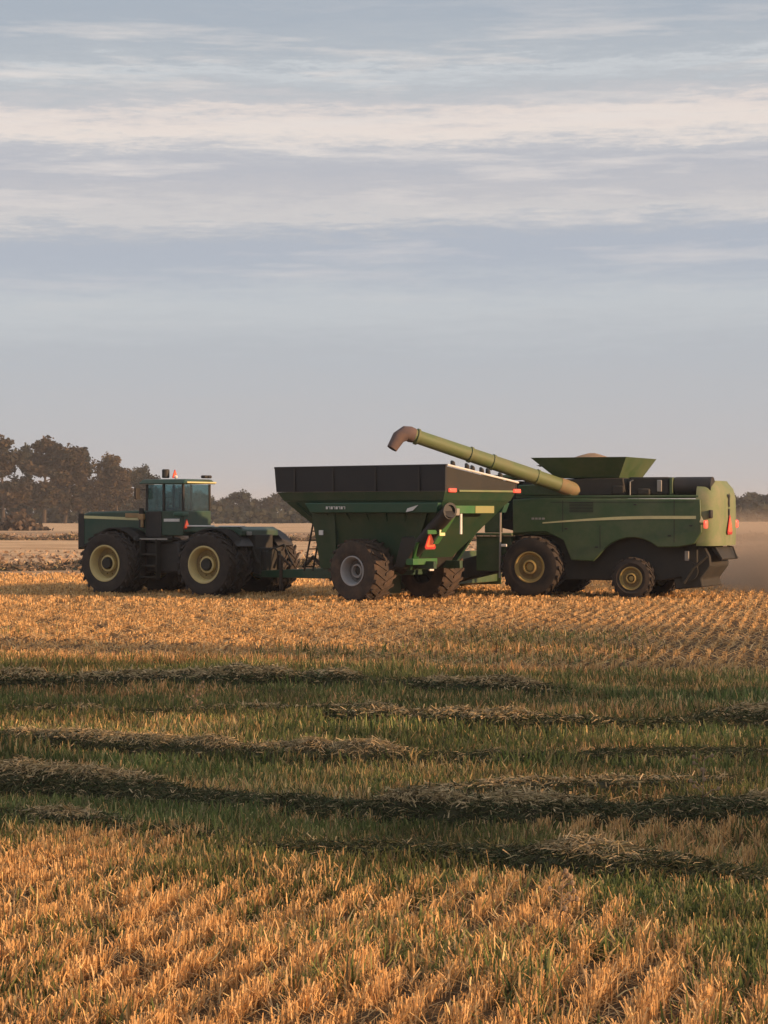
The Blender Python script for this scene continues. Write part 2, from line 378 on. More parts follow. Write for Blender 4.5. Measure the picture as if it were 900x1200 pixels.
# straw lying loose on the soil
def litter(name, n, y0, y1, ln, wd, cols, wts, label, z=.02, mask=None):
    Y = np.sqrt(rng.uniform(y0*y0,y1*y1,n)); X = rng.uniform(-1,1,n)*(.19*Y+1.6)
    if mask is not None:
        k = rng.random(n) < mask(X,Y); X,Y = X[k],Y[k]; n=len(X)
    a = rng.uniform(0,2*math.pi,n)
    o = blades(name, np.stack([X,Y,rng.uniform(0,z,n)],-1), rng.uniform(.5,1.2,n)*ln, rng.uniform(.6,1.4,n)*wd, np.cos(a)*1.1, np.sin(a)*1.1, pal(n,cols,wts), M['straw'], tipw=.9)
    tag(o, label, 'straw litter', kind='stuff'); return o
litter('straw_litter', 26000, 9.2, 20, .16, .007, STRAW, SW, 'loose straw scattered on the soil in the foreground')
litter('straw_litter', 60000, 19, 80, .28, .022, STRAW, SW, 'loose straw scattered over the middle of the field', mask=lambda x,y: 1-.8*green_frac(x,y))

nf=26000; Yf=np.sqrt(rng.uniform(88**2,260**2,nf)); Xf=rng.uniform(-1,1,nf)*(.19*Yf+3)
kf=rng.random(nf)<np.clip(2*(vn(Xf*.25,Yf,2.6,1)-.3),.05,1); Xf,Yf=Xf[kf],Yf[kf]; nf=len(Xf)
af=rng.uniform(0,2*math.pi,nf); lf=rng.uniform(.4,1,nf)
of=blades('stubble', np.stack([Xf,Yf,np.full(nf,-.02)],-1), rng.uniform(.10,.24,nf), rng.uniform(.12,.35,nf), np.cos(af)*lf, np.sin(af)*lf, pal(nf,[(.46,.31,.19),(.34,.23,.15),(.56,.40,.25),(.24,.17,.12)],None,.12), M['straw'])
tag(of,'rough pale stubble of the distant field behind the machines','stubble',kind='stuff')
# green weeds
def weeds(name, n, y0, y1, hm, wd, label):
    Y = rng.uniform(y0,y1,n); X = rng.uniform(-1,1,n)*(.19*Y+1.6)
    g = green_frac(X,Y); k = rng.random(n) < g*np.clip(.5+1.1*vn(X,Y,.35,1),0,1); X,Y,g = X[k],Y[k],g[k]; n=len(X)
    tall = .6+.9*vn(X,Y,1.3,0)*vn(X,Y,.4,2)+.35*vn(X,Y,2.6,1)
    a = rng.uniform(0,2*math.pi,n); ln=np.abs(rng.normal(0,.65,n)).clip(0,1.1)
    c = pal(n,GREEN,GW,.2); dry = rng.random(n) < .42*smooth(.48,.78,vn(X*.35,Y,.8,0))+.06+.25*(1-g); c[dry]=pal(dry.sum(),STRAW,SW)*.85; c*=(.55+.95*vn(X*.6,Y,.55,2))[:,None]; c[:,0]*=.85+.3*vn(X*.4,Y,1.7,1)
    o = blades(name, np.stack([X,Y,np.full(n,-.01)],-1), hm*.95*tall*rng.uniform(.55,1.25,n), wd*rng.uniform(.5,1.5,n), np.cos(a)*ln, np.sin(a)*ln, c, M['leaf'], tipw=.25)
    tag(o, label, 'weeds', kind='stuff')
weeds('green_weeds', 210000, 11, 22, .15, .015, 'dense low green weeds growing at the edge of the foreground stubble')
weeds('green_weeds', 330000, 22, 47, .20, .022, 'dark green weeds growing between the windrows in the middle of the field')
# a few taller dry stalks and a seed head above the weeds
def tall_weed(px, py, h, label):
    x,y = gp(px,py); m = MB(); rn = random.Random(px)
    m.poly([(0,0,0),(.01,0,h*.5),(.03,.01,h)], [.006,.005,.003], 5)
    for k in range(9):
        z = h*(.45+.06*k); a = rn.uniform(0,6.28); l = h*.22*rn.uniform(.5,1)
        m.poly([(.01,0,z),(.01+math.cos(a)*l*.6,math.sin(a)*l*.6,z+l*.5),(.01+math.cos(a)*l,math.sin(a)*l,z+l*.55)], [.003,.006,.002], 4)
        m.sphere((.01+math.cos(a)*l,math.sin(a)*l,z+l*.6), .016, (1,1,1.3), 1)
    o = m.build('tall_weed', M['tan']); o.location=(x,y,0); tag(o, label, 'weed', 'tall dry weeds')
tall_weed(822,975,.62,'pale seeding weed standing above the dark green strip on the right')
tall_weed(228,850,.5,'thin pale dry weed leaning in the left green strip')
tall_weed(655,1110,.45,'tall dry stalk at the edge of the foreground stubble, lower right')
tall_weed(714,702,.55,'pale dry weed in front of the combine between its wheels')

# windrows of cut hay
def windrow(name, pts, width, height, dens, label, grp, wd=.012, sl=.15, step=.22, sun_top=.80, tints=[(.100,.100,.042),(.065,.068,.028),(.15,.125,.06),(.055,.075,.028)]):
    world = [Vector((*gp(*p),0)) for p in pts]
    # resample as a smooth line
    seg=[]; 
    for i in range(len(world)-1):
        a,b = world[i],world[i+1]; k=max(2,int((b-a).length/step))
        for j in range(k): seg.append(a.lerp(b,j/k))
    seg.append(world[-1])
    for _ in range(4): seg = [seg[0]]+[(seg[i-1]+seg[i]*2+seg[i+1])/4 for i in range(1,len(seg)-1)]+[seg[-1]]
    C = np.array(seg)[:, :2]; T = np.gradient(C,axis=0); T/=np.linalg.norm(T,axis=1)[:,None]; Nn=np.stack([-T[:,1],T[:,0]],-1)
    m=13; s_ = np.linspace(-1,1,m); n=len(C)
    i=np.arange(n)
    hloc = height*(.25+1.25*vn(C[:,0],C[:,1],1.3,1)*(.5+vn(C[:,0],C[:,1],4.1,0))+.5*(vn(C[:,0],C[:,1],.45,2)-.5)).clip(.6,1.1)
    end = np.minimum(1, np.minimum(i, n-1-i)*step/1.0); hloc = hloc*(.25+.75*end)
    wl = width*(.8+.5*vn(C[:,0],C[:,1],2.3,0))
    sh = (vn(C[:,0],C[:,1],2.0,2)-.5)*.5*width
    V = np.zeros((n,m,3))
    for j,q in enumerate(s_):
        off=(q*.5)*wl+sh
        V[:,j,0]=C[:,0]+Nn[:,0]*off; V[:,j,1]=C[:,1]+Nn[:,1]*off
        base=np.clip(1-abs(q)**2.2,0,1)
        V[:,j,2]=hloc*base*(.72+.5*vn(V[:,j,0],V[:,j,1],.23,1))-.03
    id_=np.arange(n*m).reshape(n,m)
    q4=np.stack([id_[:-1,:-1],id_[1:,:-1],id_[1:,1:],id_[:-1,1:]],-1).reshape(-1,4)
    core_c=np.tile(np.array([[.085,.078,.042]]),(n*m,1))*rng.uniform(.6,1.4,(n*m,1))
    # hay stems all over the mound
    ln_tot = np.linalg.norm(np.diff(C,axis=0),axis=1).sum(); N=int(ln_tot*width*dens)
    ii=rng.integers(0,n-1,N); jj=rng.integers(0,m-1,N); fu=rng.random(N)[:,None]; fv=rng.random(N)[:,None]
    P=(V[ii,jj]*(1-fu)+V[ii+1,jj]*fu)*(1-fv)+(V[ii,jj+1]*(1-fu)+V[ii+1,jj+1]*fu)*fv
    sidepos = s_[jj]
    L_=rng.uniform(.3,1.2,N)*sl; a=rng.uniform(0,2*math.pi,N); tilt=rng.normal(.15,.38,N)
    D=np.stack([np.cos(a)*np.cos(tilt),np.sin(a)*np.cos(tilt),np.sin(tilt)],-1)
    tdir=T[ii]; D[:,:2]+=tdir*rng.choice([-1,1],N)[:,None]*.6; D/=np.linalg.norm(D,axis=1)[:,None]
    up=rng.normal(0,1,(N,3)); Wd=np.cross(D,up); Wd/=np.linalg.norm(Wd,axis=1)[:,None]
    hw=(wd*rng.uniform(.5,1.4,N)*.5)[:,None]; A=P-D*L_[:,None]*.4+np.array([0,0,.015]); B=P+D*L_[:,None]*.6+np.array([0,0,.015])
    Mid=(A+B)/2; Mid[:,2]+=.02
    SV=np.stack([A-Wd*hw,A+Wd*hw,Mid-Wd*hw,Mid+Wd*hw,B-Wd*hw,B+Wd*hw],1)
    b=(np.arange(N)*6)[:,None]+n*m
    q5=np.concatenate([b+np.array([[0,1,3,2]]),b+np.array([[2,3,5,4]])],0)
    # sunlit tops and shaded flanks are painted into the stem colours by height
    topness=np.clip(P[:,2]/max(height,.01),0,1.2)
    lit=rng.random(N) < (.10+sun_top*smooth(.55,.85,topness))
    cc=pal(N,tints,[.3,.3,.2,.2],.25); cc[lit]=pal(lit.sum(),[(.60,.44,.24),(.46,.34,.18),(.32,.25,.12)],[.35,.35,.3],.2)
    o=mesh_np(name, np.concatenate([V.reshape(-1,3),SV.reshape(-1,3)]), np.concatenate([q4,q5]), M['hay'], None, np.concatenate([core_c,np.repeat(cc,6,0)]))
    tag(o,label,'windrow',grp); return o
GR='windrows of cut hay lying in the green strip'
windrow('hay_windrow', [(-90,812),(120,812),(330,806),(420,810),(560,820),(700,822)], 1.0,.30,1700,'farthest dark hay windrow, thickest on the left and fading right of centre',GR,wd=.014)
windrow('hay_windrow', [(330,852),(430,857),(600,862),(760,860),(1000,848)], 1.0,.28,1900,'dark hay windrow on the right side, second nearest to the machines',GR,wd=.011)
windrow('hay_windrow', [(-90,872),(100,884),(260,896),(420,902),(600,900),(800,893),(1010,890)], .85,.25,2300,'hay windrow whose left end lies just behind the bright sunlit patch',GR,wd=.0065)
windrow('hay_windrow', [(-90,922),(150,938),(330,956),(560,972),(760,966),(1000,966)], .85,.27,3000,'longest hay windrow, running the full width of the green strip',GR,wd=.008)
windrow('hay_windrow', [(250,1000),(360,1006),(500,1012),(640,1026),(800,1038),(1010,1046)], .8,.25,3800,'nearest hay windrow, pale topped, ending left of centre',GR,wd=.0065)
windrow('hay_windrow', [(-90,838),(150,842),(420,840),(640,836)], .7,.15,1300,'thin low hay windrow just in front of the farthest one',GR,wd=.011)
windrow('hay_windrow', [(380,940),(560,934),(760,928),(1010,926)], .7,.15,1500,'faint low hay windrow on the right behind the longest one',GR,wd=.009)
windrow('hay_windrow', [(-90,960),(90,968),(250,985),(420,990)], .6,.13,1800,'faint low hay windrow on the left in front of the longest one',GR,wd=.008)
GF='far windrows behind the machines'
windrow('straw_windrow', [(-120,668),(120,667),(420,666),(700,664),(1020,662)], 3.6,.40,60,'nearer brown straw windrow on the tan field behind the tractor',GF,wd=.05,sl=.45,step=.8,sun_top=.15,tints=[(.24,.17,.11),(.18,.13,.085),(.30,.21,.14),(.14,.10,.065)])
windrow('straw_windrow', [(-200,636),(200,636),(600,635),(1100,634)], 5,.6,30,'farther brown straw windrow near the tree line',GF,wd=.09,sl=.6,step=1.6,sun_top=.15,tints=[(.24,.17,.11),(.18,.13,.085),(.30,.21,.14),(.14,.10,.065)])
# straw clumps; the two orange ones paint sunlit patches of the field
def patch(px,py,rx,ry,n,label):
    x0,y0=gp(px,py); r=rng.normal(0,.5,(n,2)); X=x0+r[:,0]*rx; Y=y0+r[:,1]*ry
    a=rng.uniform(0,2*math.pi,n); l=rng.uniform(.1,.9,n)
    o=blades('straw_sun_patch', np.stack([X,Y,np.zeros(n)],-1), rng.uniform(.10,.22,n), rng.uniform(.008,.016,n), np.cos(a)*l, np.sin(a)*l, pal(n,STRAW,SW), M['straw'])
    tag(o,label,'straw patch',kind='stuff')
patch(75,922,.62,.55,1500,'sunlit patch painted as bright orange straw among the weeds at the left edge')
patch(185,880,.5,.6,500,'small sunlit patch painted as orange straw on the left, behind the brighter one')
patch(200,938,.8,.3,500,'thin straw patch right of the bright one')
patch(345,1040,.35,.4,260,'tan upright stalks standing in front of the green strip')

# ------------------------------------------------------------------ wheels
def wheel(par, x, y_out, Rt, width, Rr, rim, tyremat, side=1, lugs=22, hubdark=True, flat=False):
    """axle along Y; y_out = outer face; side=+1 outer face towards +Y"""
    s=side; m=MB(); w=width
    sh=Rt*.93
    prof=[(Rr*.98,-.02*s),(Rr*1.04,.0),(Rt*.72 if Rt*.72>Rr*1.08 else Rr*1.08,.035*s),(sh*.97,-.0*s),(sh,-.05*s),(Rt*.955,-.10*s),(Rt*.965,-w/2*s),(Rt*.955,-(w-.10)*s),(sh,-(w-.05)*s),(sh*.97,-w*s),(Rr*1.1,-(w+.03)*s),(Rr*.98,-(w-.02)*s)]
    m.lathe(prof,n=44)
    for k in range(lugs):           # chevron lugs
        for hv in (0,1):
            t0=2*math.pi*(k+.5*hv)/lugs; dt=.26
            ya,yb=((-.0,-w*.52) if hv==0 else (-w,-w*.48))
            pts=[]
            for (yy_,tt) in ((ya*s,t0),(yb*s,t0+dt)):
                for rr in (Rt*.93,Rt):
                    for d in (-.035,.035):
                        t=tt+d/Rt*1.2; pts.append((rr*math.cos(t),yy_,rr*math.sin(t)))
            m.hexa([pts[0],pts[1],pts[5],pts[4],pts[2],pts[3],pts[7],pts[6]])
    t=m.build('wheel',tyremat,par); t.location=(x,y_out,Rt)
    r=MB(); d=.24*width/.55 if not flat else .07
    d=min(d,.28)
    r.lathe([(Rr*1.03,-.01*s),(Rr*1.03,.025*s),(Rr*.95,.025*s),(Rr*.90,-.02*s),(Rr*.86,-.06*s),(Rr*.82,-d*s),(Rr*.78,-(d+.01)*s)],n=40)
    ro=r.build('rim',rim,t)
    r=MB(); r.lathe([(Rr*.81,-d*s),(Rr*.50,-(d+.02)*s),(.001,-(d+.02)*s)],n=36)
    for k in range(10):
        a=2*math.pi*k/10; r.poly([(Rr*.62*math.cos(a),-(d+.03)*s,Rr*.62*math.sin(a)),(Rr*.62*math.cos(a),-(d-.03)*s,Rr*.62*math.sin(a))],.024,6)
    r.build('rim_disc',M['disc'] if rim!=M['silver'] else M['sdisc'],t)
    r=MB(); r.lathe([(Rr*.48,-(d+.01)*s),(Rr*.46,-(d-.10)*s),(Rr*.36,-(d-.11)*s),(Rr*.31,-(d+.0)*s)],n=30); r.build('hub_ring',rim,t)
    h=MB(); h.lathe([(Rr*.30,-d*s),(Rr*.22,-(d-.05)*s),(Rr*.16,-(d-.06)*s),(.001,-(d-.06)*s)],n=20)
    h.build('hub',M['dark'] if hubdark else rim,t)
    return t

def smv(par, c, s=.2, face='x'):
    """slow-vehicle triangle facing the rear (-X)"""
    m=MB(); x,y,z=c
    tri=lambda k:[(y-k,z-k*.75),(y-k*.82,z-k*.98),(y+k*.82,z-k*.98),(y+k,z-k*.75),(y+k*.14,z+k*.95),(y-k*.14,z+k*.95)]
    m.prism(tri(s*1.25),x,x+.012,'x'); b=m.build('warning_triangle',M['smvred'],par)
    m=MB(); m.prism([(u,w) for u,w in tri(s*.92)],x-.008,x-.002,'x'); m.build('reflector',M['smv'],b)
    return b

# ------------------------------------------------------------------ tractor
TR=empty('articulated_tractor',(-6.09,69.97,0),math.pi-R(30),label='dark green articulated four wheel drive tractor with dual yellow wheels pulling the grain cart',cat='tractor')
for (x,ys_) in ((1.90,1),(-1.85,1),(1.90,-1),(-1.85,-1)):
    wheel(TR,x,1.95*ys_,1.0,.56,.56,M['yellow'],M['rubber'],ys_,22)
    wheel(TR,x,1.30*ys_,1.0,.56,.58,M['yellow'],M['rubber'],ys_,22)
# hood with rounded front edge and sloping nose
hd=MB(); hd.prism([(1.16,1.55),(1.16,2.66),(3.55,2.60),(3.86,2.50),(3.93,2.36),(3.93,1.45),(3.0,1.45),(2.6,1.55)],-.66,.66)
hood=hd.build('hood',M['tgreen'],TR,.06)
g_=MB(); g_.box(3.935,3.99,-.60,.60,1.40,2.40)
for k in range(9): g_.box(3.99,4.005,-.56,.56,1.48+k*.1,1.51+k*.1)
g_.build('grille',M['black'],TR)
for y in (-.3,.3):
    MB().box(4.008,4.03,y-.16,y+.16,2.10,2.24).build('headlight',M['grey'],TR,.01)
st_=MB()
for s in (1,-1): st_.hexa([(1.45,.662*s,2.335),(3.82,.662*s,2.40),(3.82,.672*s,2.40),(1.45,.672*s,2.335),(1.45,.662*s,2.42),(3.82,.662*s,2.49),(3.82,.672*s,2.49),(1.45,.672*s,2.42)])
st_.build('stripe',M['stripe'],TR)
MB().box(1.5,2.05,.675,.70,2.42,2.56).build('hood_badge',M['wornend'],TR,.02)
gs=MB(); gs.box(3.7,3.92,.662,.675,1.5,2.55); gs.build('grille_side_screen',M['black'],TR)
ex=MB(); ex.poly([(1.35,.78,2.1),(1.35,.78,2.72)],.085,14); ex.build('air_intake',M['black'],TR)
wl=MB(); wl.poly([(1.18,.98,2.12),(1.18,.98,2.5)],.05,10).box(1.10,1.30,.92,1.05,2.36,2.54); wl.build('warning_lamp',M['wornend'],TR,.02)
# chassis
ch=MB(); ch.box(.35,3.75,-.42,.42,.75,1.6).box(-2.75,-.25,-.5,.5,.75,1.9); ch.poly([(.5,0,1.0),(-.4,0,1.0)],.28,16)
ch.poly([(1.9,-1.9,1.0),(1.9,1.9,1.0)],.17,16).poly([(-1.85,-1.9,1.0),(-1.85,1.9,1.0)],.17,16); ch.box(-2.95,-2.5,-.12,.12,.55,.8)
ch.build('chassis',M['dark'],TR,.02)
# front fender
def fender(x,side,a0,a1,y0,y1,r=1.08):
    m=MB(); n=10
    for k in range(n):
        t0=R(a0+(a1-a0)*k/n); t1=R(a0+(a1-a0)*(k+1)/n)
        m.hexa([(x+r*math.cos(t0),y0,1+r*math.sin(t0)),(x+r*math.cos(t1),y0,1+r*math.sin(t1)),(x+r*math.cos(t1),y1,1+r*math.sin(t1)),(x+r*math.cos(t0),y1,1+r*math.sin(t0)),
                (x+(r+.04)*math.cos(t0),y0,1+(r+.04)*math.sin(t0)),(x+(r+.04)*math.cos(t1),y0,1+(r+.04)*math.sin(t1)),(x+(r+.04)*math.cos(t1),y1,1+(r+.04)*math.sin(t1)),(x+(r+.04)*math.cos(t0),y1,1+(r+.04)*math.sin(t0))])
    bmesh.ops.remove_doubles(m.bm,verts=m.bm.verts,dist=.0005)
    return m.build('fender',M['black'],TR)
for s in (1,-1):
    fender(1.9,s,25,140,.68*s,1.5*s); fender(-1.85,s,30,150,.68*s,1.6*s)
# rear deck
dk_=MB(); dk_.prism([(-.45,1.98),(-.45,2.14),(-2.45,2.14),(-2.62,2.05),(-2.62,1.86),(-1.9,1.95)],-1.02,1.02); dk_.build('rear_deck',M['tgreen'],TR,.03)
dt=MB(); dt.box(-1.50,-.5,.86,1.03,2.145,2.19).box(-2.6,-1.75,.80,1.03,2.145,2.18); dt.build('deck_rail',M['white'],TR,.01)
MB().box(-2.72,-2.63,.62,.82,1.88,2.0).build('work_light',M['grey'],TR,.02)
hh_=MB(); hh_.poly([(-2.75,.5,1.2),(-3.2,.1,1.5),(-3.7,0,.95)],.03,8).poly([(-2.75,-.2,1.4),(-3.3,-.3,1.6),(-3.8,0,.98)],.03,8).poly([(-2.6,.55,1.7),(-2.9,.62,1.1),(-3.0,.3,.7)],.05,8); hh_.build('hydraulic_hoses',M['dark'],TR)
hp=MB(); hp.box(-3.0,-2.76,-.6,.6,.7,1.5).box(-3.15,-3.0,-.5,-.35,.6,1.4).box(-3.15,-3.0,.35,.5,.6,1.4); hp.build('rear_hitch',M['dark'],TR,.02)
# cab
cb=MB(); cb.box(-.32,1.14,-.66,.86,1.86,2.64); cab=cb.build('cab_body',M['tgreen'],TR,.03)
MB().box(.50,1.10,.862,.90,1.80,2.62).build('cab_door_panel',M['black'],TR,.02)
MB().box(-.18,.42,.863,.875,2.30,2.39).build('side_stripe',M['white'],TR)
for (x,y) in ((1.10,.82),(1.10,-.62),(.44,.84),(-.28,.82),(-.28,-.62),(.44,-.64)): MB().box(x-.035,x+.035,y-.035,y+.035,2.64,3.47).build('cab_pillar',M['black'],TR,.01)
gl=MB(); gl.box(-.24,1.06,.825,.835,2.64,3.46).box(-.24,1.06,-.635,-.625,2.64,3.46).box(-.295,-.285,-.58,.78,2.64,3.46).box(1.105,1.115,-.58,.78,2.64,3.46); gl.build('cab_glass',M['glass'],TR)
rf=MB(); rf.frustum((-.46,1.36,-.76,.98),3.48,(-.36,1.22,-.64,.86),3.63); rf.build('cab_roof',M['tgreen'],TR,.04)
rr_=MB(); rr_.box(-.50,-.465,-.70,.90,3.50,3.55); rr_.build('roof_sunlit_edge',M['stripe'],TR,.01)  # yellow strip paints the sunlight on the rear edge of the roof
for y in (-.30,-.52): MB().box(-.40,-.22,y-.08,y+.08,3.665,3.76).build('roof_lamp',M['black'],TR,.03)
MB().sphere((.15,.6,3.70),.06).build('beacon',M['white'],TR)
seat=MB(); seat.box(.25,.7,-.15,.35,2.45,2.75).box(.17,.27,-.12,.32,2.7,3.2); seat.build('operator_seat',M['black'],TR,.05)
stw=MB(); stw.poly([(1.0,0,2.5),(.85,0,2.95)],.03,8); stw.poly([(.84+.02*math.sin(0),.2*math.cos(t),2.96+.12*math.sin(t)) for t in [2*math.pi*k/16 for k in range(17)]],.018,6,caps=False); stw.build('steering_wheel',M['black'],TR)
bx_=MB(); bx_.poly([(.72,.35,3.67),(.72,.35,3.95)],.12,12); bx_.build('roof_antenna_dome',M['black'],TR,.03)
smv(TR,(.40,.30,3.80),.11)
an=MB(); an.poly([(1.12,.7,3.66),(1.12,.7,4.0)],.012,6); an.build('antenna',M['black'],TR)
fl=MB(); fl.box(-.55,-.2,.88,1.25,2.46,2.60); fl.build('rear_lamp_shelf',M['cteal'],TR,.04)
smv(TR,(-.56,1.02,2.22),.13)
sp_=MB(); sp_.box(-.1,1.05,.70,1.35,1.72,1.79)
for z in (.55,.9,1.25): sp_.box(.35,.95,1.15,1.45,z,z+.05)
sp_.box(.33,.36,1.15,1.4,.5,1.75).box(.94,.97,1.15,1.4,.5,1.75); sp_.build('steps',M['dark'],TR,.005)
ft=MB(); ft.box(-.35,.95,.45,1.12,.7,1.68).box(-.35,.95,-1.12,-.45,.7,1.68); ft.build('fuel_tank',M['black'],TR,.08)
MB().box(-.05,1.0,1.352,1.36,1.735,1.785).build('step_edge',M['grey'],TR)
mr=MB(); mr.poly([(1.15,.85,3.3),(1.25,1.15,3.3)],.015,6).box(1.20,1.26,1.05,1.28,3.0,3.35); mr.build('mirror',M['black'],TR,.01)

# ------------------------------------------------------------------ grain cart
CT=empty('grain_cart',(.386,64.71,0),math.pi-R(40),label='dark green grain cart with black side boards hitched behind the tractor',cat='grain cart')
for s in (1,-1): wheel(CT,0,2.0*s,.92,.86,.42,M['silver'],M['muddy'],s,20)
tb=MB(); T1=(-3.08,3.24,-1.64,1.64)
tb.frustum((-2.95,3.05,-1.56,1.56),2.92,T1,3.18)
tub=tb.build('tub_rim',M['cgreen'],CT,.01)
hp_=MB(); hp_.frustum((-1.15,.75,-.55,.55),.95,(-2.93,3.03,-1.54,1.54),2.915); hp_.build('hopper',M['cgreen'],CT,.01)
# ribs pressed into the hopper sides
rb=MB()
for s in (1,-1):
    for k in range(7):
        f=(k+.5)/7; xt=-2.9+f*5.9; xb=-1.1+f*1.8
        rb.hexa([(xb-.03,.55*s,.97),(xb+.03,.55*s,.97),(xb+.03,.62*s,.97),(xb-.03,.62*s,.97),(xt-.03,1.52*s,2.85),(xt+.03,1.52*s,2.85),(xt+.03,1.59*s,2.85),(xt-.03,1.59*s,2.85)])
rb.build('hopper_ribs',M['cgreen'],CT)
# side boards: left one taller, end boards slope between them
zl,zr=3.88,3.42
sb=MB(); sb.hexa([(-3.10,1.60,3.185),(3.26,1.60,3.185),(3.26,1.66,3.185),(-3.10,1.66,3.185),(-3.14,1.64,zl),(3.30,1.64,zl),(3.30,1.70,zl),(-3.14,1.70,zl)])
sb.box(-3.10,3.26,-1.66,-1.60,3.185,zr)
sb.build('side_board',M['vinyl'],CT)
for x in (-3.08,3.20):
    e=MB(); e.hexa([(x,-1.597,3.185),(x+.05,-1.597,3.185),(x+.05,1.597,3.185),(x,1.597,3.185),(x-.02,-1.597,zr),(x+.03,-1.597,zr),(x+.03,1.635,zl-.005),(x-.02,1.635,zl-.005)])
    e.build('end_board',M['dark'],CT)
lr=MB(); lr.poly([(-3.16,1.67,zl+.02),(3.32,1.67,zl+.02)],.03,8).poly([(3.24,1.67,zl+.02),(3.24,-1.66,zr+.02)],.03,8)
for x in (-2.2,-.6,1.0,2.5): lr.box(x-.03,x+.03,1.69,1.715,3.2,zl)
lr.build('board_rail',M['black'],CT)
we=MB(); we.poly([(-3.12,1.6,zl+.03),(-3.12,-1.70,zr+.03)],.032,8); we.build('rear_board_trim',M['white'],CT)
gr_=MB(); nn=18; G=[[None]*nn for _ in range(nn)]
for i in range(nn):
    for j in range(nn):
        x=-3.02+6.2*i/(nn-1); y=-1.58+3.16*j/(nn-1); q=max(0,1-((x/3.1)**2+(y/1.6)**2)*.7)
        G[i][j]=gr_.bm.verts.new((x,y,3.02+.42*q+.04*random.random()))
for i in range(nn-1):
    for j in range(nn-1): gr_.bm.faces.new([G[i][j],G[i+1][j],G[i+1][j+1],G[i][j+1]])
go_=gr_.build('grain_heap',M['tan']); go_.parent=None
go_.matrix_world=Matrix.Translation((.386,64.71,0))@Matrix.Rotation(math.pi-R(40),4,'Z'); tag(go_,'heap of tan grain lying inside the grain cart box','grain')
for k,(y,r) in enumerate(((1.2,.09),(.55,.12),(.30,.10),(-.12,.11),(-.42,.13),(-1.0,.10))):
    b=MB(); z=zl+(zr-zl)*(1.64-y)/3.24+.09
    b.poly([(-3.05,y,z-.06),(-3.02,y,z+r*.6),(-2.9,y-.1,z+r),(-2.8,y-.2,z+.02)],[.045,.06,.05,.03],7)
    b.build('tarp_bracket',M['dark'],CT)
fb=MB()
for s in (1,-1): fb.hexa([(-2.75,1.40*s,2.58),(1.95,1.40*s,2.58),(1.95,1.62*s,2.58),(-2.75,1.62*s,2.58),(-2.85,1.45*s,2.86),(2.15,1.45*s,2.86),(2.15,1.66*s,2.86),(-2.85,1.66*s,2.86)])
fb.build('side_beam',M['cteal'],CT,.02)
lt=MB()
def word(m,x0,z0,h,pat,y,sp=.015):
    x=x0
    for wch in pat:
        m.box(x-wch,x,y,y+.006,z0,z0+h); x-=wch+sp
for i_ in range(0): pass
for q in range(8):
    x=1.30-q*.095
    lt.box(x-.07,x,1.665,1.672,2.74,2.76).box(x-.07,x-.05,1.665,1.672,2.68,2.76) if q%2 else lt.box(x-.07,x,1.665,1.672,2.68,2.76)
lt.hexa([(-1.95,1.665,2.64),(-1.70,1.665,2.60),(-1.70,1.672,2.60),(-1.95,1.672,2.64),(-2.15,1.665,2.80),(-1.75,1.665,2.70),(-1.75,1.672,2.70),(-2.15,1.672,2.80)])
lt.build('side_lettering',M['white'],CT)
ug=MB()
for s in (1,-1):
    ug.box(-1.9,2.1,.60*s-.07,.60*s+.07,.98,1.2)
    ug.hexa([(1.35,1.0*s,.95),(2.0,1.0*s,.95),(2.0,1.12*s,.95),(1.35,1.12*s,.95),(1.2,1.30*s,2.6),(2.1,1.30*s,2.6),(2.1,1.42*s,2.6),(1.2,1.42*s,2.6)])   # front stand plates
    ug.hexa([(-1.3,.9*s,.95),(-1.1,.9*s,.95),(-1.1,1.0*s,.95),(-1.3,1.0*s,.95),(-2.3,1.38*s,2.6),(-2.1,1.38*s,2.6),(-2.1,1.46*s,2.6),(-2.3,1.46*s,2.6)])
    ug.box(-1.5,1.6,1.0*s-.06,1.0*s+.06,1.88,1.98)
ug.box(1.35,2.0,-1.0,1.0,.75,1.1).box(-.16,.16,-1.2,1.2,.76,1.08)
ug.hexa([(-1.3,.9,1.1),(1.6,.9,1.1),(1.6,.95,1.1),(-1.3,.95,1.1),(-2.1,1.34,2.57),(1.9,1.34,2.57),(1.9,1.39,2.57),(-2.1,1.39,2.57)])
ug.build('undercarriage',M['cgreen'],CT,.01)
tg=MB(); tg.hexa([(1.6,-.45,.62),(5.4,-.12,.60),(5.4,.12,.60),(1.6,.45,.62),(1.6,-.45,.98),(5.4,-.12,.80),(5.4,.12,.80),(1.6,.45,.98)]).box(5.4,5.75,-.05,.05,.62,.72); tg.build('tongue',M['cgreen'],CT,.02)
jk=MB(); jk.poly([(4.4,.22,.25),(4.4,.22,1.25)],.06,10); jk.build('jack',M['muddy'],CT)
jk=MB(); jk.poly([(3.6,.1,.95),(3.2,.1,1.25),(2.8,.1,.95)],.06,8).poly([(4.9,0,.9),(4.6,.1,1.3),(4.2,0,.95)],.04,8); jk.build('tongue_hoses',M['muddy'],CT)
ld=MB()
for y in (.62,1.0): ld.poly([(2.75,y,.85),(2.35,y,2.45)],.028,8)
for k in range(6): f=.08+k*.165; ld.poly([(2.75-.4*f,.62,.85+1.6*f),(2.75-.4*f,1.0,.85+1.6*f)],.02,6)
ld.build('ladder',M['dark'],CT)
MB().box(1.62,1.78,1.42,1.44,1.93,2.07).build('side_reflector',M['white'],CT)
MB().box(-2.4,-1.2,.13+1.0,.15+1.0,1.95,2.0).build('rear_side_rail',M['wornend'],CT)
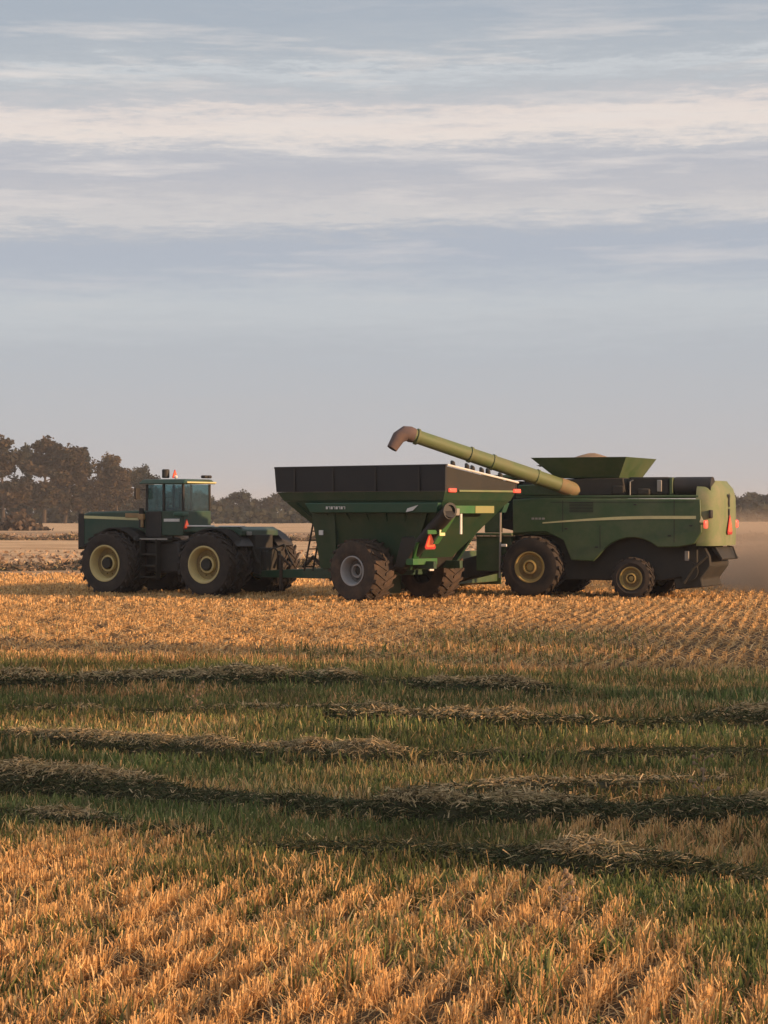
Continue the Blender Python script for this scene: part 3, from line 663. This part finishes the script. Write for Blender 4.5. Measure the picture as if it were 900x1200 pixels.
# rear face
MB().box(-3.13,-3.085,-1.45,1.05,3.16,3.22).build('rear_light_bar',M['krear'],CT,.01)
for y in (1.38,-1.62): MB().box(-3.16,-3.085,y-.17,y+.13,3.15,3.26).build('tail_light',M['tail'],CT,.02)
rp=MB(); rp.hexa([(-2.98,-.75,2.56),(-2.94,-.75,2.56),(-2.94,1.25,2.56),(-2.98,1.25,2.56),(-2.98,-.75,2.78),(-2.94,-.75,2.78),(-2.94,1.25,2.78),(-2.98,1.25,2.78)]); rp.build('rear_cross_beam',M['cbright'],CT,.01)
MB().box(-2.995,-2.982,-.72,.15,2.57,2.77).build('reflective_panel',M['rpanel'],CT)
cx=MB(); cx.poly([(-.7,.75,1.0),(-3.05,1.42,2.62)],.21,20); cx.build('unload_auger',M['black'],CT)
cx=MB(); cx.lathe([(.20,0),(.235,0),(.235,.05),(.17,.05),(.17,-.02),(.001,-.02)],n=20); c_=cx.build('auger_flange',M['vinyl'],CT); c_.location=(-3.06,1.43,2.63); c_.rotation_euler=(0,R(-30),R(75))
MB().box(-3.12,-3.0,1.02,1.2,2.5,2.7).build('auger_latch',M['grey'],CT,.02)
MB().box(-3.03,-2.99,.80,.88,1.98,2.55).build('marker_bar',M['white'],CT)
MB().box(-2.66,-2.62,1.10,1.34,1.93,2.12).build('rear_reflector',M['reflect'],CT,.01)
bc_=MB(); bc_.hexa([(-2.5,1.2,1.70),(-2.45,1.2,1.70),(-2.45,1.42,1.70),(-2.5,1.42,1.70),(-2.9,.9,2.5),(-2.85,.9,2.5),(-2.85,1.12,2.5),(-2.9,1.12,2.5)]); bc_.box(-2.56,-2.52,1.2,1.75,1.98,2.10)
bc_.box(-1.62,-1.35,.15,1.25,1.10,1.28).hexa([(-1.5,.85,1.28),(-1.4,.85,1.28),(-1.4,1.1,1.28),(-1.5,1.1,1.28),(-1.9,1.15,1.75),(-1.8,1.15,1.75),(-1.8,1.35,1.75),(-1.9,1.35,1.75)])
bc_.build('rear_step',M['cbright'],CT,.01)
smv(CT,(-2.35,1.38,1.80),.20)
MB().box(-1.66,-1.60,.35,.55,.92,1.0).build('hose_end',M['white'],CT,.01)
hb=MB(); hb.prism([(-1.9,1.9),(-1.2,1.9),(-.9,1.0),(-1.25,1.0)],-.8,1.25); hb.build('clean_out_box',M['dark'],CT,.03)

# ------------------------------------------------------------------ combine
KB=empty('combine_harvester',(5.11,68.54,0),math.pi-R(23),label='large dusty green combine harvester unloading over the grain cart, seen from its left rear',cat='combine harvester')
for s in (1,-1):
    wheel(KB,0,1.85*s,.94,.75,.46,M['kyellow'],M['rubber'],s,20,False,True)
    wheel(KB,-3.10,1.62*s,.63,.45,.34,M['kyellow'],M['rubber'],s,18,False,True)
MB().box(-5.0,.7,-1.40,1.40,1.9,2.96).build('body',M['kgreen'],KB,.05)
low=MB(); low.prism([(1.0,1.0),(1.1,1.6),(.7,1.89),(-5.0,1.89),(-5.0,.75),(-3.9,.55),(-.8,.55)],-1.15,1.15).box(-.15,.15,-1.75,1.75,.85,1.15).box(-3.2,-3.0,-1.6,1.6,.55,.75); low.build('underbody',M['dark'],KB,.04)
def side(s):
    y0,y1=1.44*s,1.52*s
    pr=[(.66,1.95),(.66,2.98),(-.1,3.02),(-5.18,2.98),(-5.22,2.0),(-5.0,1.66),(-4.5,1.56)]
    for k in range(9): t=R(170-k*20+0) if False else R(20+k*17.5)
    arch=[(-3.10-1.22*math.cos(R(a)),.62+1.22*math.sin(R(a))) for a in range(50,150,12)]
    pr+=arch+[(-1.9,1.12),(-1.2,1.15),(-.95,1.75),(-.4,2.0)]
    m=MB(); m.prism(pr,y0,y1); o=m.build('side_panel',M['kgreen'],KB,.03)
    q=MB(); n=16; top=lambda x:2.26+.17*math.sin(math.pi*.5*min(1,(-(x)+-.3)/3.6)) if x<-.3 else 2.26
    vs=[]
    for k in range(n+1):
        x=-.3-4.75*k/n; z=2.27+.17*math.sin(math.pi*.5*min(1,k/n*1.3)); h_=.035+.055*min(1,k/n*2)
        vs.append([q.bm.verts.new(v) for v in ((x,y1+.002*s,z-h_/2),(x,y1+.002*s,z+h_/2),(x,y1+.012*s,z+h_/2),(x,y1+.012*s,z-h_/2))])
    for a,b in zip(vs,vs[1:]):
        for i in range(4): q.bm.faces.new([a[i],a[(i+1)%4],b[(i+1)%4],b[i]])
    q.build('side_stripe',M['stripe'],o)
    lv=MB()
    for k in range(7): lv.box(-1.9,-1.15,min(y1,y1+.012*s),max(y1,y1+.012*s),2.60+.045*k,2.62+.045*k)
    lv.build('vent',M['dark'],o)
    for (xa,za) in ((-2.0,1.55),(-4.25,1.9),(-1.05,2.1),(-3.2,2.82),(-4.9,2.2)):
        MB().box(xa-.05,xa+.05,min(y1,y1+.02*s),max(y1,y1+.02*s),za-.02,za+.02).build('latch',M['black'],o,.004)
    MB().box(-4.98,-.55,min(y1,y1+.006*s),max(y1,y1+.006*s),2.885,2.90).build('panel_seam',M['dark'],o)
    w=MB()
    for k in range(4): w.box(.05-k*.11-.08,.05-k*.11,min(y1,y1+.008*s),max(y1,y1+.008*s),2.37,2.43)
    w.build('side_lettering',M['grey'],o)
    for (xa,za,zb) in ((-2.12,1.5,2.2),(-4.4,1.7,2.95),(-.95,2.0,2.95)): MB().box(xa,xa+.02,min(y1,y1+.004*s),max(y1,y1+.004*s),za,zb).build('panel_seam',M['dark'],o)
side(1); side(-1)
# shoulder above the panels and the engine deck
MB().box(-5.1,.60,-1.42,1.42,3.02,3.10).build('deck',M['kgreen'],KB,.02)
gt_=MB(); gt_.prism([(.55,3.10),(.35,3.58),(-2.75,3.62),(-2.85,3.10)],-1.30,1.30); gt_.build('grain_tank',M['dark'],KB,.03)
sh_=MB(); sh_.prism([(.60,3.10),(.50,3.42),(-.95,3.46),(-1.2,3.10)],1.305,1.46); sh_.build('tank_shoulder',M['kgreen'],KB,.03)
# flared tank extension, open on top
te=MB(); Bq=(-2.60,-.62,-1.20,1.20); Tq=(-2.95,.05,-1.62,1.62)
def ring(q,z): return [(q[0],q[2],z),(q[1],q[2],z),(q[1],q[3],z),(q[0],q[3],z)]
o0=[te.bm.verts.new(v) for v in ring(Bq,3.63)]; o1=[te.bm.verts.new(v) for v in ring(Tq,4.24)]
i1=[te.bm.verts.new(v) for v in ring((Tq[0]+.05,Tq[1]-.05,Tq[2]+.05,Tq[3]-.05),4.24)]; i0=[te.bm.verts.new(v) for v in ring((Bq[0]+.05,Bq[1]-.05,Bq[2]+.05,Bq[3]-.05),3.66)]
for a,b in ((o0,o1),(o1,i1),(i1,i0)):
    for k in range(4): te.bm.faces.new([a[k],a[(k+1)%4],b[(k+1)%4],b[k]])
te.bm.faces.new(i0); te.bm.faces.new(o0[::-1])
te.build('tank_extension',M['kgreen'],KB)
hp3=MB(); nn=16; G=[[None]*nn for _ in range(nn)]
for i in range(nn):
    for j in range(nn):
        u=i/(nn-1)*2-1; v=j/(nn-1)*2-1; q=max(0,1-math.hypot(u+.0,v))
        G[i][j]=hp3.bm.verts.new((-1.35+u*1.3,v*1.4,3.96+.36*min(1,q*1.1)+.10*random.random()))
for i in range(nn-1):
    for j in range(nn-1): hp3.bm.faces.new([G[i][j],G[i+1][j],G[i+1][j+1],G[i][j+1]])
ho=hp3.build('grain_heap',M['tan']); ho.matrix_world=Matrix.Translation((5.11,68.54,0))@Matrix.Rotation(math.pi-R(23),4,'Z'); tag(ho,'heap of tan grain peeking above the combine tank','grain')
# engine deck things
ed=MB(); ed.box(-4.15,-2.9,-1.2,1.25,3.10,3.64); ed.build('engine_housing',M['dark'],KB,.05)
MB().box(-3.95,-3.80,1.255,1.31,3.2,3.55).build('deck_lamp',M['grey'],KB,.02)
e2=MB(); e2.poly([(-4.30,1.0,3.36),(-5.42,1.0,3.36)],.28,20); e2.build('air_cleaner',M['black'],KB)
e3=MB(); e3.box(-4.28,-4.18,-1.2,1.3,3.10,3.62); e3.build('deck_post',M['kgreen'],KB,.02)
e4=MB(); e4.poly([(-5.30,1.03,3.15),(-5.30,1.03,3.55)],.035,8).poly([(-3.0,1.38,3.1),(-3.0,1.38,3.5),(-3.1,1.38,3.55)],.02,6,caps=False); e4.build('deck_handrail',M['grey'],KB)
e5=MB(); e5.box(-5.3,-4.3,-1.25,.35,3.10,3.50); e5.box(-5.0,-4.5,.40,.9,3.10,3.2).box(-3.6,-3.2,1.26,1.36,3.1,3.3).box(-2.8,-2.4,1.05,1.33,3.12,3.4); e5.build('radiator_housing',M['dark'],KB,.06)
# rear hood with rounded corners, tapering top
rh=MB(); plan=[(-5.02,1.46),(-5.3,1.44),(-5.5,1.30),(-5.60,1.05),(-5.64,.0),(-5.60,-1.05),(-5.5,-1.30),(-5.3,-1.44),(-5.02,-1.46)]
lv=[(1.60,.96),(1.75,1.0),(2.6,1.0),(3.0,.98),(3.3,.92),(3.46,.80),(3.53,.62)]
rings=[[rh.bm.verts.new((-5.02+(x+5.02)*(1 if z<3.2 else (.9 if z<3.42 else .7)),y*w,z)) for x,y in plan] for z,w in lv]
for a,b in zip(rings,rings[1:]):
    for k in range(len(plan)-1): rh.bm.faces.new([a[k],a[k+1],b[k+1],b[k]])
    rh.bm.faces.new([a[-1],a[0],b[0],b[-1]])
rh.bm.faces.new(rings[0]); rh.bm.faces.new(rings[-1])
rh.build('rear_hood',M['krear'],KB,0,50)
# rear emblem: plain upright dark mark, warning triangle, lamps
em=MB(); em.prism([(-.09,2.78),(.02,2.74),(.10,2.86),(.05,2.98),(.13,3.1),(.02,3.16),(-.11,3.08),(-.06,2.94)],-5.665,-5.655,'x'); em.box(-5.665,-5.655,-.07,.07,2.5,2.70); em.build('rear_emblem',M['black'],KB)
smv(KB,(-5.68,-.02,2.22),.24)
for y in (1.66,-1.98):
    a_=MB(); a_.poly([(-5.1,y*.86,2.25),(-5.35,y,2.25)],.02,6); a_.build('lamp_arm',M['black'],KB)
    MB().box(-5.42,-5.34,y-.13,y+.13,2.12,2.36).build('tail_light',M['tail'],KB,.03)
MB().box(-5.50,-5.42,1.15,1.50,2.42,2.66).build('side_marker_housing',M['black'],KB,.02)
MB().prism([(-5.16,2.30),(-5.30,2.30),(-5.22,2.48)],1.535,1.55).build('reflector',M['reflect'],KB)
# chopper and spreader
cp=MB(); cp.prism([(-4.3,.30),(-4.1,1.5),(-5.2,1.58),(-5.36,1.3),(-5.38,1.0),(-5.1,.62),(-5.15,.38)],-1.1,1.1); cp.build('straw_chopper',M['dark'],KB,.04)
sp3=MB(); sp3.prism([(-5.35,1.56),(-5.5,1.56),(-5.72,1.22),(-5.68,1.18),(-5.45,1.42)],-.9,1.0); sp3.build('tailboard',M['dark'],KB,.01)
rl=MB(); rl.poly([(-5.45,-.6,1.58),(-5.62,-.6,1.55),(-5.75,-.6,1.2)],.025,6).poly([(-5.5,1.0,1.55),(-5.65,1.0,1.3)],.025,6); rl.build('spreader_arm',M['dark'],KB)
MB().box(-4.75,-4.62,1.16,1.22,1.15,1.45).build('side_guard',M['grey'],KB,.02)
wb=MB(); wb.poly([(-4.6,1.22,.5),(-4.9,1.24,.95),(-5.3,1.22,1.3)],.05,6); wb.lathe([(.001,0),(.28,0),(.28,.07),(.001,.07)],(-4.75,1.16,.85),20); wb.build('chopper_drive',M['dark'],KB)
# cab, ladder
cb=MB(); cb.prism([(.72,2.0),(.72,3.55),(2.45,3.60),(2.75,2.5),(2.4,2.3),(1.6,2.2)],-.98,.98); cb.build('cab_interior_shell',M['black'],KB,.04)
gg=MB(); gg.prism([(.85,2.35),(.85,3.45),(2.35,3.48),(2.58,2.45)],.985,.995).box(.700,.712,-.85,.85,2.6,3.45); gg.build('cab_glass',M['glass'],KB)
MB().box(.55,2.65,-1.05,1.05,3.60,3.74).build('cab_roof',M['kgreen'],KB,.05)
mm=MB(); mm.poly([(2.3,1.0,3.4),(2.35,1.75,3.3)],.03,6).box(2.28,2.36,1.6,1.85,2.7,3.25); mm.build('mirror',M['grey'],KB,.02)
ll=MB(); ll.poly([(1.0,1.72,.6),(1.0,1.66,2.9)],.035,8); ll.build('grab_pole',M['grey'],KB)
MB().box(1.06,1.85,1.36,1.50,.8,1.86).build('ladder_panel',M['kgreen'],KB,.02)
MB().box(1.06,1.60,1.30,1.44,1.97,2.9).build('cab_side_panel',M['kgreen'],KB,.02)
MB().box(.66,2.2,.98,1.60,1.88,1.96).build('platform',M['kgreen'],KB,.02)
fp=MB(); fp.box(.75,1.3,.7,1.35,1.0,1.86); fp.build('front_cover',M['kgreen'],KB,.05)
MB().box(.72,.9,1.85,1.92,1.55,1.63).build('wheel_lamp',M['white'],KB,.01)
fh=MB(); fh.hexa([(.9,-.65,.9),(3.3,-.65,.35),(3.3,.65,.35),(.9,.65,.9),(.9,-.65,1.6),(3.3,-.65,.95),(3.3,.65,.95),(.9,.65,1.6)]); fh.build('feeder_house',M['dark'],KB,.03)
# swung-out unloading auger
A0=Vector((-1.12,1.30,3.30)); A1=Vector((2.62,4.80,4.86)); dv=(A1-A0)
au=MB(); f=lambda t:A0+dv*t
au.poly([f(.06),f(.30),f(.62),f(1.0)],[.215,.225,.215,.205],24)
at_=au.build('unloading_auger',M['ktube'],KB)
bn=MB()
for t in (.22,.50,.64,.97): bn.poly([f(t-.006),f(t+.006)],.245,24)
bn.build('auger_band',M['ktube'],at_)
el=MB(); el.poly([f(-.055),f(-.02),f(.04),f(.075)],[.19,.225,.235,.225],20); el.build('auger_elbow',M['wornk'],at_)
spn=MB(); dn=dv.normalized()
P0=f(1.0); P1=P0+dn*.22+Vector((0,0,-.02)); P2=P1+dn*.22+Vector((0,0,-.18)); P3=P2+dn*.22+Vector((0,0,-.40))
spn.poly([P0-dn*.05,P0+dn*.08,P1,P2,P3],[.22,.235,.225,.20,.155],20,caps=False); spn.build('auger_spout',M['rust'],at_)
# header
HDR=empty('harvester_header',(5.11,68.54,0),math.pi-R(23),label='wide cutting header on the front of the combine, mostly hidden behind the grain cart',cat='header')
hb=MB(); hb.prism([(3.32,.3),(3.32,1.35),(3.42,1.35),(3.42,.42),(4.5,.18),(4.5,.12)],-4.4,4.2); hb.build('header_frame',M['kgreen'],HDR,.01)
ea=MB()
for y in (-4.44,4.24): ea.prism([(3.2,.2),(3.2,1.45),(3.8,1.4),(5.2,.25),(5.2,.15)],y-.035,y+.035)
ea.build('end_panel',M['kgreen'],HDR)
re_=MB(); re_.poly([(4.2,-4.3,.95),(4.2,4.1,.95)],.09,10)
for k in range(6):
    a=2*math.pi*k/6; p=(4.2+.4*math.cos(a),.95+.4*math.sin(a)); re_.poly([(p[0],-4.25,p[1]),(p[0],4.05,p[1])],.035,6)
    for y in (-4.2,-2.1,0,2.0,4.0): re_.poly([(4.2,y,.95),(p[0],y,p[1])],.025,6)
re_.build('reel',M['wornend'],HDR)

# ------------------------------------------------------------------ trees
def tree_mesh(seed, h, cr, nleaf, cols, low=.18, lsz=.42, airy=.5):
    rn=random.Random(seed); rg=np.random.default_rng(seed)
    t=MB(); tips=[]
    n=7; pts=[]; x=y=0
    for k in range(n): pts.append((x,y,h*.80*k/(n-1))); x+=rn.uniform(-.25,.25)*h/16; y+=rn.uniform(-.25,.25)*h/16
    r0=h*.017; t.poly(pts,[r0*(1-.8*k/(n-1)) for k in range(n)],7)
    for k in range(30):
        f=rn.uniform(low,.98); i=f*(n-1); a=Vector(pts[int(i)]).lerp(Vector(pts[min(n-1,int(i)+1)]),i-int(i))
        ang=rn.uniform(0,6.283); ll=cr*(1.0-.55*abs(f-.45)**1.2*1.6)*rn.uniform(.55,1.05); rise=rn.uniform(.15,.7)*ll
        b=a+Vector((math.cos(ang)*ll*.55,math.sin(ang)*ll*.55,rise*.4)); c=a+Vector((math.cos(ang)*ll,math.sin(ang)*ll,rise))
        t.poly([a,b,c],[r0*.38,r0*.25,r0*.1],5); tips+= [b,c,(b+c)/2,(b+c)/2+Vector((0,0,-.3))]
        for q in range(2):
            e=b+Vector((rn.uniform(-1,1),rn.uniform(-1,1),rn.uniform(-.2,.6)))*ll*.34; t.poly([b,e],[r0*.16,r0*.06],4); tips.append(e)
    tips.append(Vector(pts[-1])+Vector((0,0,h*.03))); tips.append(Vector(pts[-1])); tips.append(Vector(pts[-2]))
    tips=np.array([tuple(v) for v in tips]); k=len(tips)
    ti=rg.integers(0,k,nleaf); cs=rg.uniform(.45,1.25,k)*cr*.29; cs[-3:]=cr*.33
    d=rg.normal(0,1,(nleaf,3)); d/=np.linalg.norm(d,axis=1)[:,None]; rad=rg.random(nleaf)**.5
    P=tips[ti]+d*(rad*cs[ti])[:,None]*np.array([1,1,.8])
    P[:,2]=np.clip(P[:,2],h*.06,None)
    u=rg.normal(0,1,(nleaf,3)); u/=np.linalg.norm(u,axis=1)[:,None]; v=np.cross(u,rg.normal(0,1,(nleaf,3))); v/=np.linalg.norm(v,axis=1)[:,None]
    s=(lsz*rg.uniform(.5,1.3,nleaf)*.5)[:,None]
    V=np.stack([P-u*s-v*s*.7,P+u*s-v*s*.7,P+u*s+v*s*.7,P-u*s+v*s*.7],1)
    base=np.array(cols)[rg.integers(0,len(cols),k)]      # each bough has its own tint
    C=base[ti]*(1+rg.normal(0,.2,(nleaf,1)))
    return t,V.reshape(-1,3),np.arange(nleaf*4).reshape(-1,4),np.clip(np.repeat(C,4,0),.01,.6)
BR=[(.080,.060,.034),(.10,.072,.038),(.052,.048,.030)]; DG=[(.030,.038,.024),(.040,.045,.027),(.025,.032,.022)]; GD=[(.13,.095,.042),(.10,.075,.037)]; MX=[(.055,.055,.031),(.075,.062,.034),(.038,.044,.026)]
protos=[]
for (sd_,cr,nl,cl,lo) in ((11,4.2,11000,BR,.16),(12,3.2,8000,DG,.14),(13,4.0,9500,GD,.2),(14,4.6,11000,MX,.12),(15,3.7,8500,BR,.16)):
    t,V,Fq,Cc=tree_mesh(sd_,16,cr,nl,cl,lo)
    tm=t.build('trunk',M['bark']); cm=mesh_np('crown',V,Fq,M['leaf'],None,Cc)
    protos.append((tm,cm))
lowp=[]
for (sd_,cl) in ((21,MX),(22,MX),(23,DG)):
    t,V,Fq,Cc=tree_mesh(sd_,8,4.0,6000,cl,.05,.42)
    lowp.append((t.build('trunk',M['bark']),mesh_np('crown',V,Fq,M['leaf'],None,Cc)))
used=set()
def put(kind, pr, px, base_y, h, h0, wx, label, cat, grp, rz):
    D=F*H/(base_y-600); r=empty(kind,((px-450)*D/F,D,0),rz,label=label,cat=cat,group=grp); s=h/h0
    r.scale=(s*wx,s*wx,s)
    for o in pr:
        if o.name in used: o2=o.copy(); COL.objects.link(o2); 
        else: o2=o; used.add(o.name)
        o2.parent=r
GT='tall trees in the grove on the left horizon'
tl=[(-62,19,0,1.22,'brown tall tree just past the left edge of the grove'),(-30,20,3,1.22,'wide mottled tree at the left edge of the grove'),(4,20.5,0,1.22,'brown rounded tree at the left end of the grove'),
 (31,20.2,1,1.10,'dark slender tree, second from the left in the grove, with sky gaps'),(52,21,0,1.28,'tallest brown tree in the grove'),(76,18.8,4,1.22,'brown tree right of the tallest one'),
 (96,18.3,1,0.98,'narrow dark pointed tree in the middle of the grove'),(124,17.2,2,1.04,'golden brown round-topped tree in the grove'),(140,14.2,4,1.22,'lower brown tree beside the golden one'),
 (157,13.8,3,1.10,'low mottled tree sloping down towards the tractor cab'),(173,12.6,1,1.34,'short dark tree directly behind the tractor cab front')]
for i,(px,h,pi,wx,lb) in enumerate(tl): put('tall_tree',protos[pi],px,612.6+(i%3)*.5,h*1.03,15.2,wx,lb,'tree',GT,i*1.3)
GL='low rounded trees along the horizon'
ll_=[(-48,8),(-14,9),(20,8),(60,8.5),(100,7.5),(140,7.5),(186,9.5),(206,9.5),(228,8),(247,7.2),(262,6.6),(280,8.2),(302,6.2),(322,7.8),(343,7.6),(858,7.8),(876,7.9),(897,7.5),(918,7.6),(940,7.0)]
sea={-48:'bushy tree under the left edge of the grove',-14:'bushy tree filling the foot of the leftmost grove trees',20:'bushy tree at the foot of the dark slender tree',60:'bushy tree at the foot of the tallest grove tree',100:'bushy tree below the narrow dark pointed tree',140:'bushy tree seen just above the tractor hood',186:'round tree seen through the tractor cab windows',206:'round tree behind the rear of the tractor cab roof',228:'small tree behind the tractor cab rear window',247:'round tree just right of the tractor cab',262:'low tree above the tractor rear deck',280:'highest round tree between the cab and the grain cart',302:'lowest round tree, in the dip before the grain cart',322:'round tree touching the front corner of the grain cart',343:'round tree partly hidden by the front of the grain cart',362:'tree behind the cart front slope',384:'tree hidden behind the grain cart body',800:'tree hidden behind the combine engine deck',830:'tree hidden behind the combine rear hood',858:'tree just behind the rear edge of the combine',876:'dark tree immediately right of the combine',897:'dark tree at the right edge of the photo',918:'tree just past the right edge',940:'outermost low tree on the right'}
for i,(px,h) in enumerate(ll_): put('low_tree',lowp[i%3],px,610.6,h*1.12,8.3,1.15,sea[px],'tree',GL,i*2.1)
# undergrowth below the trees
nb=9000; X=rng.uniform(-140,175,nb); Yb=545+rng.normal(0,9,nb); P=np.stack([X,Yb,np.abs(rng.normal(0,1,nb))*(1.1+1.4*vn(X,Yb,14,1))],-1)
u=rng.normal(0,1,(nb,3)); u/=np.linalg.norm(u,axis=1)[:,None]; v=np.cross(u,rng.normal(0,1,(nb,3))); v/=np.linalg.norm(v,axis=1)[:,None]; s=.55
V=np.stack([P-u*s-v*s,P+u*s-v*s,P+u*s+v*s,P-u*s+v*s],1)
ub=mesh_np('undergrowth',V.reshape(-1,3),np.arange(nb*4).reshape(-1,4),M['leaf'],None,np.repeat(pal(nb,[(.04,.045,.028),(.055,.055,.034)],None,.2),4,0))
tag(ub,'dark brush along the foot of the horizon trees','undergrowth',kind='stuff')
# rough brown bush standing out in the far field
D=F*H/21; nb=1400; P=rng.normal(0,1,(nb,3))*np.array([1.5,1.5,.9]); P[:,2]=np.abs(P[:,2])*np.clip(1.3-np.abs(P[:,0])/3,.1,1)
u=rng.normal(0,1,(nb,3)); u/=np.linalg.norm(u,axis=1)[:,None]; v=np.cross(u,rng.normal(0,1,(nb,3))); v/=np.linalg.norm(v,axis=1)[:,None]; s=.28
V=np.stack([P-u*s-v*s,P+u*s-v*s,P+u*s+v*s,P-u*s+v*s],1)
bu=mesh_np('bush',V.reshape(-1,3),np.arange(nb*4).reshape(-1,4),M['leaf'],None,np.repeat(pal(nb,[(.13,.09,.06),(.09,.07,.05)],None,.2),4,0)); bu.location=((22-450)*D/F,D,0)
tag(bu,'rough brown bush on the bright strip below the left trees','bush')

# ------------------------------------------------------------------ air
def volume_mat(name, dens, col, noisy=None, ani=0.0):
    m=bpy.data.materials.new(name); m.use_nodes=True; nt=m.node_tree; nt.nodes.clear()
    o=nt.nodes.new('ShaderNodeOutputMaterial'); v=nt.nodes.new('ShaderNodeVolumePrincipled'); v.inputs['Color'].default_value=(*col,1); v.inputs['Density'].default_value=dens; v.inputs['Anisotropy'].default_value=ani
    nt.links.new(v.outputs[0],o.inputs['Volume'])
    return m,nt,v
hm_,_,_=volume_mat('haze_air', .00024, (.92,.92,.93))
hz=MB(); hz.box(-3100,3100,-70,3500,-1.6,24); ho=hz.build('haze',hm_); tag(ho,kind='stuff')

dm,dn_,dv_=volume_mat('dust_air', .1, (.86,.66,.48))
Ld=dn_.links.new; N_=dn_.nodes.new
tcd=N_('ShaderNodeTexCoord'); ns=N_('ShaderNodeTexNoise'); ns.inputs['Scale'].default_value=.35; ns.inputs['Detail'].default_value=4; Ld(tcd.outputs['Object'],ns.inputs['Vector'])
sx=N_('ShaderNodeSeparateXYZ'); Ld(tcd.outputs['Object'],sx.inputs[0])
def dmr(v,a,b,c,d):
    n=N_('ShaderNodeMapRange'); n.interpolation_type='SMOOTHSTEP'
    for k,q in zip(('From Min','From Max','To Min','To Max'),(a,b,c,d)): n.inputs[k].default_value=q
    Ld(v,n.inputs['Value']); return n.outputs[0]
def dmul(a,b):
    n=N_('ShaderNodeMath'); n.operation='MULTIPLY'
    for i,v in enumerate((a,b)):
        if isinstance(v,float): n.inputs[i].default_value=v
        else: Ld(v,n.inputs[i])
    return n.outputs[0]
den=dmul(dmul(dmul(dmr(sx.outputs[2],.2,2.9,1,0),dmr(sx.outputs[0],-9.5,-6.3,0,1)),dmul(dmr(ns.outputs['Fac'],.36,.66,.15,1),dmr(sx.outputs[1],-4,-1,0,1))),.85)
Ld(den,dv_.inputs['Density'])
db=MB(); db.box(-9,16,-4,9,.02,3.7); dob=db.build('dust_cloud',dm); dob.location=(19.5,72,0); tag(dob,'brown dust drifting behind the combine at the right edge','dust',kind='stuff')

# shelter belt off to the right of the photograph: the low sun comes through it, its shadow lies over the middle of the field
SB=[(-9.8,19.5,0,1.0,'broad airy brown tree at the near end of the shelter belt'),(-1.0,20.5,1,1.0,'mottled tree next to the near end of the shelter belt'),
 (6.0,21,0,1.0,'tallest brown tree of the shelter belt'),(13.0,18.5,1,.95,'lower mottled tree before the last one of the shelter belt'),(19.5,17.5,0,.85,'small brown tree at the far end of the shelter belt')]
airy=[]
for (sd_,cl,nl) in ((31,BR,2600),(32,MX,2100)):
    t_,V,Fq,Cc=tree_mesh(sd_,16,4.9,nl,cl,.12)
    airy.append((t_.build('trunk',M['bark']),mesh_np('crown',V,Fq,M['leaf'],None,Cc)))
for i,(t,h,pi,wx,lb) in enumerate(SB):
    r_=empty('tall_tree',(62+.43*t,1.5+.90*t,0),i*1.7,label=lb,cat='tree',group='shelter belt trees beside the field'); q=h/15.2; r_.scale=(q*wx,q*wx,q)
    for o in airy[pi]:
        if o.name in used: o2=o.copy(); COL.objects.link(o2)
        else: o2=o; used.add(o.name)
        o2.parent=r_
